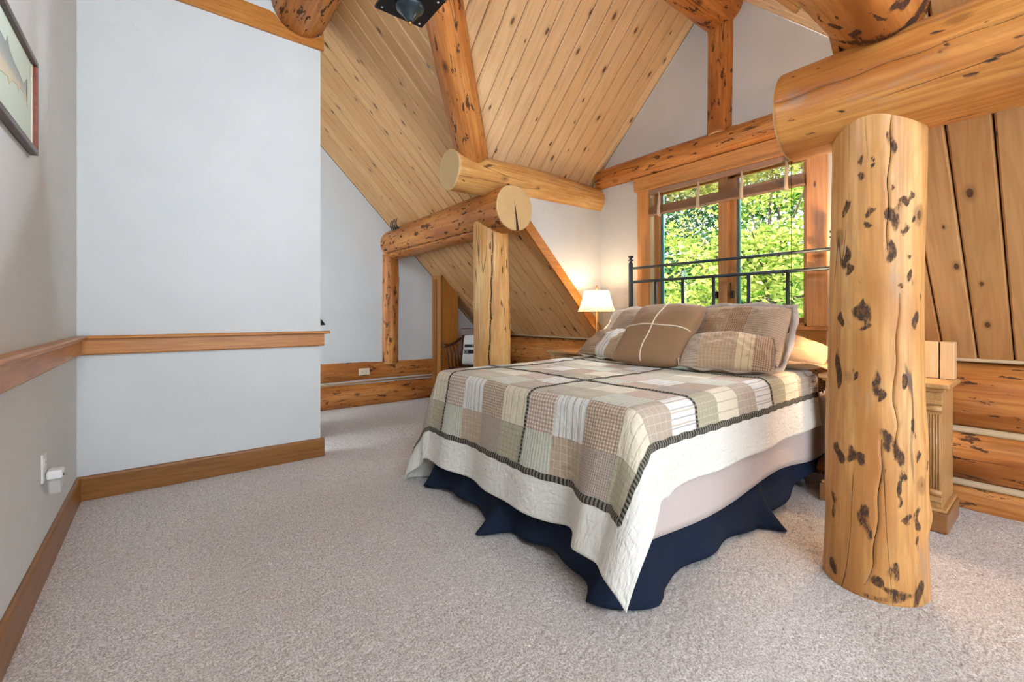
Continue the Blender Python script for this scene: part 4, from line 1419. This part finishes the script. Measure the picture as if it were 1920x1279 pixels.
# pale wooden blocks on the near night stand
M['blockwood'] = mat_trim('pale_birch', srgb(232, 190, 140), srgb(220, 174, 122), True)
tag(box('wooden_block', (3.33, 0.395, 0.753), (3.41, 0.452, 0.955), 'blockwood', None, 0.004), 'pale wooden block at the right edge of the night stand by the golden post', 'block', 'wooden blocks on the night stand')
tag(box('wooden_block', (3.33, 0.458, 0.753), (3.41, 0.52, 0.955), 'blockwood', None, 0.004), 'pale wooden block half hidden behind the golden post', 'block', 'wooden blocks on the night stand')

# ---------------------------------------------------------------- small things on the walls
M['white_plastic'] = plain('white_plastic', srgb(232, 230, 226), 0.4)
M['almond'] = plain('almond_plastic', srgb(226, 208, 176), 0.45)
M['slot'] = plain('dark_slot', (0.03, 0.03, 0.03), 0.6)
e = tag(empty('wall_outlet', (1.905, 5.29, 0.418)), 'almond electrical outlet set sideways in the far wall log', 'outlet')
box('cover_plate', (-0.066, 0, -0.04), (0.066, 0.008, 0.04), 'almond', e, 0.002)
for dx in (-0.022, 0.022):
    s_ = box('socket', (dx - 0.014, -0.003, -0.016), (dx + 0.014, 0.001, 0.016), 'almond', e, 0.003)
    for dz in (-0.006, 0.006):
        box('slot', (dx - 0.005, -0.0042, dz - 0.0012), (dx + 0.005, -0.0028, dz + 0.0012), 'slot', s_, 0.0)

e = tag(empty('wall_outlet', (XL, 2.70, 0.455)), 'white outlet plate low on the left wall', 'outlet')
box('cover_plate', (0.0, -0.037, -0.06), (0.007, 0.037, 0.06), 'white_plastic', e, 0.002)
s_ = box('socket', (0.006, -0.016, 0.006), (0.009, 0.016, 0.036), 'white_plastic', e, 0.002)
for dy in (-0.006, 0.006):
    box('slot', (0.0085, dy - 0.001, 0.016), (0.0095, dy + 0.001, 0.028), 'slot', s_, 0.0)
e = tag(empty('night_light', (XL + 0.010, 2.725, 0.41)), 'white plug-in night light with clear cup on the left wall outlet', 'night light')
box('plug_body', (0.0, -0.032, -0.012), (0.05, 0.032, 0.026), 'white_plastic', e, 0.008)
box('sensor', (0.049, -0.012, -0.006), (0.0515, 0.006, 0.004), 'slot', e, 0.001)


def clear_mat():
    n = NT('clear_plastic')
    tr = n.n('ShaderNodeBsdfTransparent'); tr.inputs[0].default_value = (0.93, 0.93, 0.92, 1)
    mx = n.n('ShaderNodeMixShader'); mx.inputs[0].default_value = 0.35
    n.fin(srgb(226, 224, 220), 0.25)
    n.l(tr.outputs[0], mx.inputs[1]); n.l(n.b.outputs[0], mx.inputs[2]); n.l(mx.outputs[0], n.out.inputs[0])
    return n.m


M['clear'] = clear_mat()
box('cup', (0.003, -0.029, -0.075), (0.046, 0.029, -0.013), 'clear', e, 0.008)

# framed fish print on the left wall
M['frame_wood'] = mat_trim('walnut_frame', srgb(84, 58, 44), srgb(62, 40, 30))
M['frame_edge'] = mat_trim('mahogany_frame', srgb(138, 62, 34), srgb(112, 46, 24))
M['paper'] = plain('pale_green_paper', srgb(206, 216, 200), 0.8, 0.2, var=0.02)
M['matline'] = plain('cream_mat_edge', srgb(214, 206, 186), 0.8)


def fish_mat():
    n = NT('printed_fish')
    co = n.coord()
    s = n.n('ShaderNodeSeparateXYZ'); n.l(co, s.inputs[0])
    v = n.math('ADD', s.outputs[2], n.math('MULTIPLY', n.noise(co, 30.0, 3), 0.02))
    c = n.ramp(n.step(v, -0.055, 0.065), [(0.0, srgb(216, 206, 176)), (0.4, srgb(206, 194, 168)), (0.6, srgb(176, 178, 172)), (1.0, srgb(150, 156, 152))])
    return n.fin(c, 0.8)


M['fish'] = fish_mat()
PX0, PX1, PZ0, PZ1 = 1.62, 2.455, 1.708, 2.064
e = tag(empty('picture_frame', (XL, (PX0 + PX1) / 2, PZ0)), 'framed fish print in a dark wooden frame on the left wall', 'picture')
E_ = e.matrix_basis.inverted()
def pc(o):
    o.parent = e; o.matrix_basis = E_ @ o.matrix_basis
    return o
fw_ = 0.022
for nm, lo, hi, mt in (('frame_rail', (XL + 0.002, PX0, PZ1 - fw_), (XL + 0.026, PX1, PZ1), 'frame_wood'), ('frame_rail', (XL + 0.002, PX0, PZ0), (XL + 0.026, PX1, PZ0 + fw_), 'frame_wood'),
                       ('frame_stile', (XL + 0.002, PX1 - fw_, PZ0 + fw_), (XL + 0.026, PX1, PZ1 - fw_), 'frame_edge'), ('frame_stile', (XL + 0.002, PX0, PZ0 + fw_), (XL + 0.026, PX0 + fw_, PZ1 - fw_), 'frame_edge')):
    pc(box(nm, lo, hi, mt, None, 0.003))
pp = pc(box('print_paper', (XL + 0.003, PX0 + fw_, PZ0 + fw_), (XL + 0.012, PX1 - fw_, PZ1 - fw_), 'paper', None, 0.0))
pc(box('mat_edge', (XL + 0.012, PX1 - fw_ - 0.012, PZ0 + fw_), (XL + 0.0145, PX1 - fw_, PZ1 - fw_), 'matline', None, 0.0))
# fish outline in (y, z) about its centre, tail to the right
body = [(-.26, .0), (-.22, .03), (-.14, .055), (-.04, .062), (.03, .058), (.045, .085), (.07, .055), (.12, .040), (.20, .022), (.25, .016), (.30, .055), (.29, .0), (.305, -.05), (.25, -.012), (.20, -.016), (.185, -.04), (.165, -.020), (.10, -.034), (.07, -.06), (.05, -.042), (-.04, -.058), (-.14, -.05), (-.22, -.03)]
yc_, zc_ = 2.045, 1.900
V = [(XL + 0.0128, yc_ + p[0], zc_ + p[1]) for p in body]
bm = bmesh.new()
f = bm.faces.new([bm.verts.new((0, p[0], p[1])) for p in body])
bmesh.ops.triangulate(bm, faces=[f])
r_ = bmesh.ops.extrude_face_region(bm, geom=list(bm.faces))
for v in r_['geom']:
    if isinstance(v, bmesh.types.BMVert): v.co.x += 0.0012
fo = from_bm('fish_drawing', bm, 'fish', None)
fo.matrix_basis = Matrix.Translation((XL + 0.0121, yc_, zc_))
pc(fo)

# hanging black lantern near the ceiling
M['black_iron'] = plain('black_iron', srgb(28, 31, 35), 0.45, 0.5, metal=0.3)
M['lantern_glass'] = plain('smoked_cone', srgb(52, 66, 74), 0.25, 0.6, metal=0.5)
LX, LY, LZ = 0.738, 1.564, 2.282
e = tag(empty('hanging_lantern', (LX, LY, LZ), 0.0), 'black iron hanging lantern with cone finial at the top of the picture', 'lantern')
hw = 0.10
lathe_prof = [(0.052, 0.004), (0.056, -0.008), (0.050, -0.020), (0.040, -0.026), (0.012, -0.062), (0.010, -0.066), (0.0, -0.067)]
box('bottom_plate', (-hw, -hw, 0.0), (hw, hw, 0.012), 'black_iron', e, 0.003)
cn = lathe('cone', lathe_prof, 'lantern_glass', e, 32)
lathe('brass_tip', [(0.0, -0.080), (0.007, -0.078), (0.009, -0.071), (0.006, -0.064), (0.0, -0.062)], 'brass', cn, 16)
M['screw'] = plain('pale_screw', srgb(214, 212, 206), 0.4, metal=0.4)
for sx in (-1, 1):
    for sy in (-1, 1):
        lathe('screw', [(0.0, -0.003), (0.004, -0.002), (0.005, 0.001)], 'screw', e, 10, (sx * 0.078, sy * 0.078, 0))
        box('corner_bar', (sx * 0.085 - 0.006, sy * 0.085 - 0.006, 0.012), (sx * 0.085 + 0.006, sy * 0.085 + 0.006, 0.26), 'black_iron', e, 0.002)
for sx, sy in ((1, 0), (-1, 0), (0, 1), (0, -1)):
    lo = (sx * 0.083 - (0.0015 if sx else 0.076), sy * 0.083 - (0.0015 if sy else 0.076), 0.014)
    hi = (sx * 0.083 + (0.0015 if sx else 0.076), sy * 0.083 + (0.0015 if sy else 0.076), 0.255)
    box('pane', lo, hi, 'glass', e, 0.0)
lamp_obj('lantern_light', 'POINT', (LX, LY, LZ + 0.14), None, 37, (0.74, 0.86, 1.0), shadow_soft_size=0.09)
lathe('candle_bulb', [(0.012, 0.012), (0.014, 0.06), (0.022, 0.10), (0.014, 0.14), (0.0, 0.15)], bulb_mat(5.0), e, 14)
prism('roof_cap', [(-0.11, 0.26), (0.11, 0.26), (0.03, 0.34), (-0.03, 0.34)], 1, -0.10, 0.10, 'black_iron', e)
tube('stem', [(0, 0, 0.33), (0, 0, 1.36)], 0.006, 'black_iron', e, 8)

# iron rake head lying on the flecked purlin
e = tag(empty('iron_hook_rack', (2.15, 4.93, 2.115)), 'small black iron rake head with four tines on the flecked purlin', 'hook')
tube('bar', [(-0.01, -0.09, 0.0), (-0.015, 0.09, 0.0)], 0.010, 'black_iron', e, 8)
for k in range(4):
    yy = -0.075 + k * 0.05
    tube('tine', [(-0.01, yy, 0.0), (-0.03, yy + 0.004, 0.03), (-0.028, yy + 0.010, 0.07), (-0.012, yy + 0.012, 0.11)], [0.008, 0.008, 0.006, 0.003], 'black_iron', e, 8)

# ---------------------------------------------------------------- chair with cushion beyond the bed
M['chairwood'] = mat_trim('dark_walnut_chair', srgb(104, 58, 32), srgb(74, 38, 20))
e = tag(empty('spindle_armchair', (3.0, 4.61, 0), math.radians(35)), 'dark wooden spindle armchair under the slope behind the cracked post', 'chair')
bm = bmesh.new(); bm_box(bm, (-0.25, -0.24, 0.42), (0.22, 0.24, 0.455)); bmesh.ops.bevel(bm, geom=list(bm.edges), offset=0.012, segments=2, affect='EDGES')
from_bm('seat', bm, 'chairwood', e)
for sx, sy in ((-1, -1), (-1, 1), (1, -1), (1, 1)):
    tube('leg', [(0.17 * sx - 0.015, 0.17 * sy, 0.425), (0.205 * sx - 0.015, 0.205 * sy, 0.21), (0.235 * sx - 0.015, 0.23 * sy, 0.0)], [0.016, 0.022, 0.014], 'chairwood', e, 10)
for sy in (-1, 1):
    tube('stretcher', [(-0.215, 0.20 * sy, 0.20), (0.185, 0.20 * sy, 0.20)], 0.011, 'chairwood', e, 8)
    tube('arm', [(-0.25, 0.25 * sy, 0.735), (-0.10, 0.265 * sy, 0.725), (0.08, 0.26 * sy, 0.745), (0.20, 0.235 * sy, 0.80)], [0.026, 0.018, 0.018, 0.016], 'chairwood', e, 10)
    for k in range(4):
        xx = -0.19 + k * 0.10
        tube('arm_spindle', [(xx, 0.21 * sy, 0.45), (xx, 0.235 * sy, 0.57), (xx, 0.255 * sy, 0.73)], [0.008, 0.013, 0.008], 'chairwood', e, 8)
    tube('back_post', [(0.19, 0.22 * sy, 0.45), (0.225, 0.225 * sy, 0.70), (0.26, 0.22 * sy, 0.90)], [0.015, 0.018, 0.012], 'chairwood', e, 10)
for k in range(5):
    yy = -0.14 + 0.07 * k
    tube('back_spindle', [(0.195, yy, 0.45), (0.215, yy, 0.65), (0.245, yy, 0.85)], [0.008, 0.012, 0.008], 'chairwood', e, 8)
box('crest_rail', (0.235, -0.245, 0.83), (0.268, 0.245, 0.93), 'chairwood', e, 0.012)
cw = fabric('pale_canvas', srgb(222, 220, 214), [], crinkle=0.1)
cush = pillow('printed_cushion', (0.42, 0.40, 0.15), [cw], [], 21, mw=frame_of((3.10, 4.615, 0.665), (0.574, -0.819, 0), 14), wr=0.002, power=0.36)
tag(cush, 'pale canvas cushion with black lettered bands on the spindle armchair', 'cushion')
def cush_z(us, vs):
    w1 = float(wob(np.array(us * 3), np.array(vs * 3), 21, 7, 0.6, 3.2))
    return 0.075 * ((1 - us ** 2) * (1 - vs ** 2)) ** 0.36 * (1 + 0.12 * w1)
M['black_print'] = plain('black_print', srgb(30, 32, 36), 0.8)
M['white_print'] = plain('white_print', srgb(232, 230, 224), 0.8)
for v0, v1 in ((0.10, 0.28), (-0.30, -0.06)):
    Vb, Fb = [], []
    nu = 20
    for i in range(nu + 1):
        us = -0.78 + 1.5 * i / nu
        for vs in (v0, (v0 + v1) / 2, v1):
            Vb.append((us * 0.21, vs * 0.20, cush_z(us, vs) + 0.0035))
    for i in range(nu):
        for j in range(2):
            Fb.append((i * 3 + j, i * 3 + 3 + j, i * 3 + 4 + j, i * 3 + 1 + j))
    band = mesh('printed_band', Vb, Fb, 'black_print', cush, True)
for txt, us, vs, sz in (('OS', -0.74, -0.26, 0.042), ('7', -0.30, 0.125, 0.034)):
    fc = bpy.data.curves.new('lettering', 'FONT'); fc.body = txt; fc.size = sz; fc.extrude = 0.0006
    t0_ = bpy.data.objects.new('lettering_curve', fc); COL.objects.link(t0_)
    bpy.context.view_layer.update()
    lm = bpy.data.meshes.new_from_object(t0_.evaluated_get(bpy.context.evaluated_depsgraph_get()))
    bpy.data.objects.remove(t0_); lm.materials.clear()
    to = link('lettering', lm, 'white_print')
    to.parent = cush
    to.matrix_basis = Matrix.Translation((us * 0.21, vs * 0.20, max(cush_z(us, vs), cush_z(us + .25, vs)) + 0.0065)) @ Matrix.Rotation(math.radians(4), 4, 'Y')

# green cloth table and green-shaded lamp just behind the partition end
M['green_cloth'] = plain('dark_green_cloth', srgb(52, 92, 80), 0.9, 0.2, var=0.15)
M['green_shade'] = plain('dark_green_shade', srgb(34, 52, 46), 0.8, 0.2)
V, F = [], []
seg = 72
for i, (r, z) in enumerate(((0.02, 0.66), (0.22, 0.66), (0.235, 0.64), (0.25, 0.40), (0.275, 0.02))):
    for k in range(seg):
        a = 2 * PI * k / seg
        rr = r * (1 + (0.045 * math.sin(9 * a) if z < 0.6 else 0) * (0.66 - z) / 0.6)
        V.append((rr * math.cos(a), rr * math.sin(a), z))
for i in range(4):
    for k in range(seg):
        j = (k + 1) % seg
        F.append((i * seg + k, i * seg + j, (i + 1) * seg + j, (i + 1) * seg + k))
e = tag(empty('side_table', (0.885, 4.46, 0)), 'round side table under a dark green cloth behind the partition end', 'table')
mesh('table_cloth', V, F, 'green_cloth', e, True)
lathe('pedestal', [(0.14, 0.0), (0.14, 0.02), (0.03, 0.06), (0.03, 0.63), (0.20, 0.65), (0.0, 0.651)], 'chairwood', e, 20)
e = tag(empty('table_lamp', (0.885, 4.46, 0.662)), 'table lamp with dark green shade peeking out behind the partition', 'lamp')
lathe('base', [(0.07, 0), (0.07, 0.015), (0.03, 0.04), (0.05, 0.12), (0.03, 0.22), (0.012, 0.26), (0.012, 0.40), (0.0, 0.401)], 'bronze', e, 20)
lathe('shade', [(0.33, 0.345), (0.332, 0.350), (0.13, 0.62), (0.127, 0.618), (0.326, 0.345)], 'green_shade', e, 32)

# ---------------------------------------------------------------- outdoors
def leaf_mat(name, a, b, trans):
    n = NT(name)
    at = n.n('ShaderNodeAttribute'); at.attribute_name = 'tone'
    c = n.mix(at.outputs['Fac'], a, b)
    d = n.n('ShaderNodeBsdfDiffuse'); t = n.n('ShaderNodeBsdfTranslucent'); mx = n.n('ShaderNodeMixShader')
    mx.inputs[0].default_value = trans
    n.l(c, d.inputs[0]); n.l(c, t.inputs[0])
    n.l(d.outputs[0], mx.inputs[1]); n.l(t.outputs[0], mx.inputs[2]); n.l(mx.outputs[0], n.out.inputs[0])
    return n.m


M['leaf_bright'] = leaf_mat('bright_leaves', srgb(88, 132, 34), srgb(236, 240, 136), 0.32)
M['leaf_mid'] = leaf_mat('green_leaves', srgb(74, 128, 52), srgb(164, 196, 84), 0.3)
M['leaf_dark'] = leaf_mat('dark_leaves', srgb(44, 90, 56), srgb(104, 150, 98), 0.2)
M['barkdark'] = plain('dark_bark', srgb(84, 76, 66), 0.9, 0.2, var=0.3)


def leaves(name, centers, per, spread, size, mat, parent, seed, flat=0.5):
    g = np.random.default_rng(seed)
    nC = len(centers)
    C0 = np.repeat(np.asarray(centers), per, 0)
    n = len(C0)
    Pn = C0 + g.normal(0, 1, (n, 3)) * np.asarray(spread)
    yaw = g.uniform(0, 2 * PI, n); pit = g.normal(0, flat, n); rol = g.normal(0, flat, n)
    L = size * g.uniform(0.6, 1.3, n); W = L * g.uniform(0.45, 0.65, n)
    d = np.stack([np.cos(yaw) * np.cos(pit), np.sin(yaw) * np.cos(pit), np.sin(pit)], 1)
    sd = np.stack([-np.sin(yaw), np.cos(yaw), np.zeros(n)], 1)
    nr = np.cross(d, sd)
    sd2 = sd * np.cos(rol)[:, None] + nr * np.sin(rol)[:, None]
    up = np.cross(d, sd2)
    A = Pn; B = Pn + d * (L * 0.45)[:, None] + sd2 * (W / 2)[:, None] + up * (W * 0.12)[:, None]
    Cc = Pn + d * L[:, None] - up * (L * 0.15)[:, None]; D = Pn + d * (L * 0.45)[:, None] - sd2 * (W / 2)[:, None] + up * (W * 0.12)[:, None]
    V = np.stack([A, B, Cc, D], 1).reshape(-1, 3)
    b = np.arange(n)[:, None] * 4
    F = np.concatenate([b + np.array([[0, 1, 2]]), b + np.array([[0, 2, 3]])], 1).reshape(-1, 3)
    me = bpy.data.meshes.new(name)
    me.vertices.add(len(V)); me.vertices.foreach_set('co', V.astype(np.float32).ravel())
    nf = len(F)
    me.loops.add(nf * 3); me.loops.foreach_set('vertex_index', F.astype(np.int32).ravel())
    me.polygons.add(nf)
    me.polygons.foreach_set('loop_start', np.arange(0, nf * 3, 3, dtype=np.int32))
    me.polygons.foreach_set('loop_total', np.full(nf, 3, dtype=np.int32))
    me.update(calc_edges=True)
    at = me.attributes.new('tone', 'FLOAT', 'POINT')
    at.data.foreach_set('value', np.repeat(np.clip(g.normal(0.5, 0.28, n), 0, 1), 4).astype(np.float32))
    o = link(name, me, mat, parent)
    o['kind'] = 'stuff'
    return o


def tree(name, label, base, height, crown_c, crown_r, n_cl, per, spread, size, mat, seed, branches, cat='tree'):
    e = tag(empty(name, base), label, cat)
    g = np.random.default_rng(seed)
    b = Vector(base)
    cl = []
    cc = np.asarray(crown_c) - np.asarray(base)
    while len(cl) < n_cl:
        p = g.uniform(-1, 1, 3)
        rr = np.linalg.norm(p)
        if rr < 1 and rr > 0.25:
            cl.append(cc + p * np.asarray(crown_r))
    top = Vector(cc)
    tube('trunk', [(0, 0, 0), (top.x * 0.3, top.y * 0.3, top.z * 0.4), (top.x * 0.8, top.y * 0.8, top.z * 0.8), tuple(top)], [0.16, 0.13, 0.09, 0.04], 'barkdark', e, 10)
    for q in range(branches):
        tgt = Vector(cl[int(g.integers(0, n_cl))])
        st = top * g.uniform(0.45, 0.95)
        mid = (st + tgt) / 2 + Vector((0, 0, g.uniform(-0.1, 0.25)))
        tube('branch', [tuple(st), tuple(mid), tuple(tgt)], [0.035, 0.02, 0.007], 'barkdark', e, 6)
    leaves('foliage', cl, per, spread, size, mat, e, seed + 100)
    return e


GZ = -2.6
mesh_hill = []
M['hillgrass'] = plain('green_undergrowth', srgb(70, 104, 52), 0.95, 0.1, var=0.4, sc=2.0)
hx = np.linspace(4.5, 30, 40); hy = np.linspace(-14, 30, 50)
HX, HY = np.meshgrid(hx, hy, indexing='ij')
HZ_ = GZ + np.clip(HX - 9, 0, None) * 0.35 + 0.4 * wob(HX, HY, 70, 6, 0.2, 0.8)
struct(mesh('ground_slope', np.stack([HX, HY, HZ_], 2).reshape(-1, 3), grid_faces(40, 50), 'hillgrass', None, True))

tree('leafy_tree', 'bright yellow green leafy tree right outside the right window pane', (7.6, 2.1, GZ), 6, (7.6, 3.2, 2.0), (1.5, 2.2, 1.9), 120, 70, (0.22, 0.28, 0.10), 0.115, 'leaf_bright', 1, 26)
tree('leafy_tree', 'bright green low leafy tree outside below the left window pane', (8.2, 6.3, GZ), 5, (8.0, 5.7, 0.2), (1.7, 2.6, 1.35), 120, 70, (0.24, 0.30, 0.10), 0.115, 'leaf_bright', 2, 20)
tree('leafy_tree', 'fresh green tree outside at the far right edge of the window', (8.6, -1.2, GZ), 6, (8.6, -0.8, 1.6), (1.8, 2.4, 2.2), 90, 60, (0.24, 0.30, 0.12), 0.12, 'leaf_mid', 3, 14)
tree('broadleaf_tree', 'dark green dense tree standing behind the leafy trees', (13.0, 8.6, GZ), 9, (13.0, 8.4, 2.8), (2.4, 3.6, 3.4), 190, 90, (0.34, 0.34, 0.2), 0.17, 'leaf_dark', 4, 14)
tree('broadleaf_tree', 'mid green tree filling the background behind the right window pane', (14.0, 4.6, GZ), 9, (14.0, 4.2, 2.6), (2.2, 3.4, 3.6), 190, 90, (0.34, 0.34, 0.2), 0.17, 'leaf_mid', 5, 14)
tree('broadleaf_tree', 'dark green tree far left behind the window frame', (15.0, 13.5, GZ), 9, (15.0, 13.0, 2.8), (2.6, 3.4, 3.6), 130, 80, (0.4, 0.4, 0.25), 0.19, 'leaf_dark', 6, 10)
tree('broadleaf_tree', 'dark green tree far right beyond the near leaves', (15.5, -0.8, GZ), 9, (15.5, -0.8, 2.8), (2.6, 3.2, 3.6), 130, 80, (0.4, 0.4, 0.25), 0.19, 'leaf_dark', 7, 10)
# blue grey tarp seen through the leaves
V, F = [], []
e = tag(mesh('tarp', [(10.0, 6.85, GZ + 0.1), (11.4, 6.85, GZ + 0.1), (11.4, 8.6, GZ + 0.1), (10.0, 8.6, GZ + 0.1), (10.3, 7.3, 1.55), (11.1, 7.3, 1.55)], [(0, 1, 5, 4), (1, 2, 5), (2, 3, 4, 5), (3, 0, 4)], [plain('pale_blue_tarp', srgb(168, 186, 198), 0.6)], None, False), 'pale blue grey tarp tent glimpsed low through the left window pane', 'tarp')
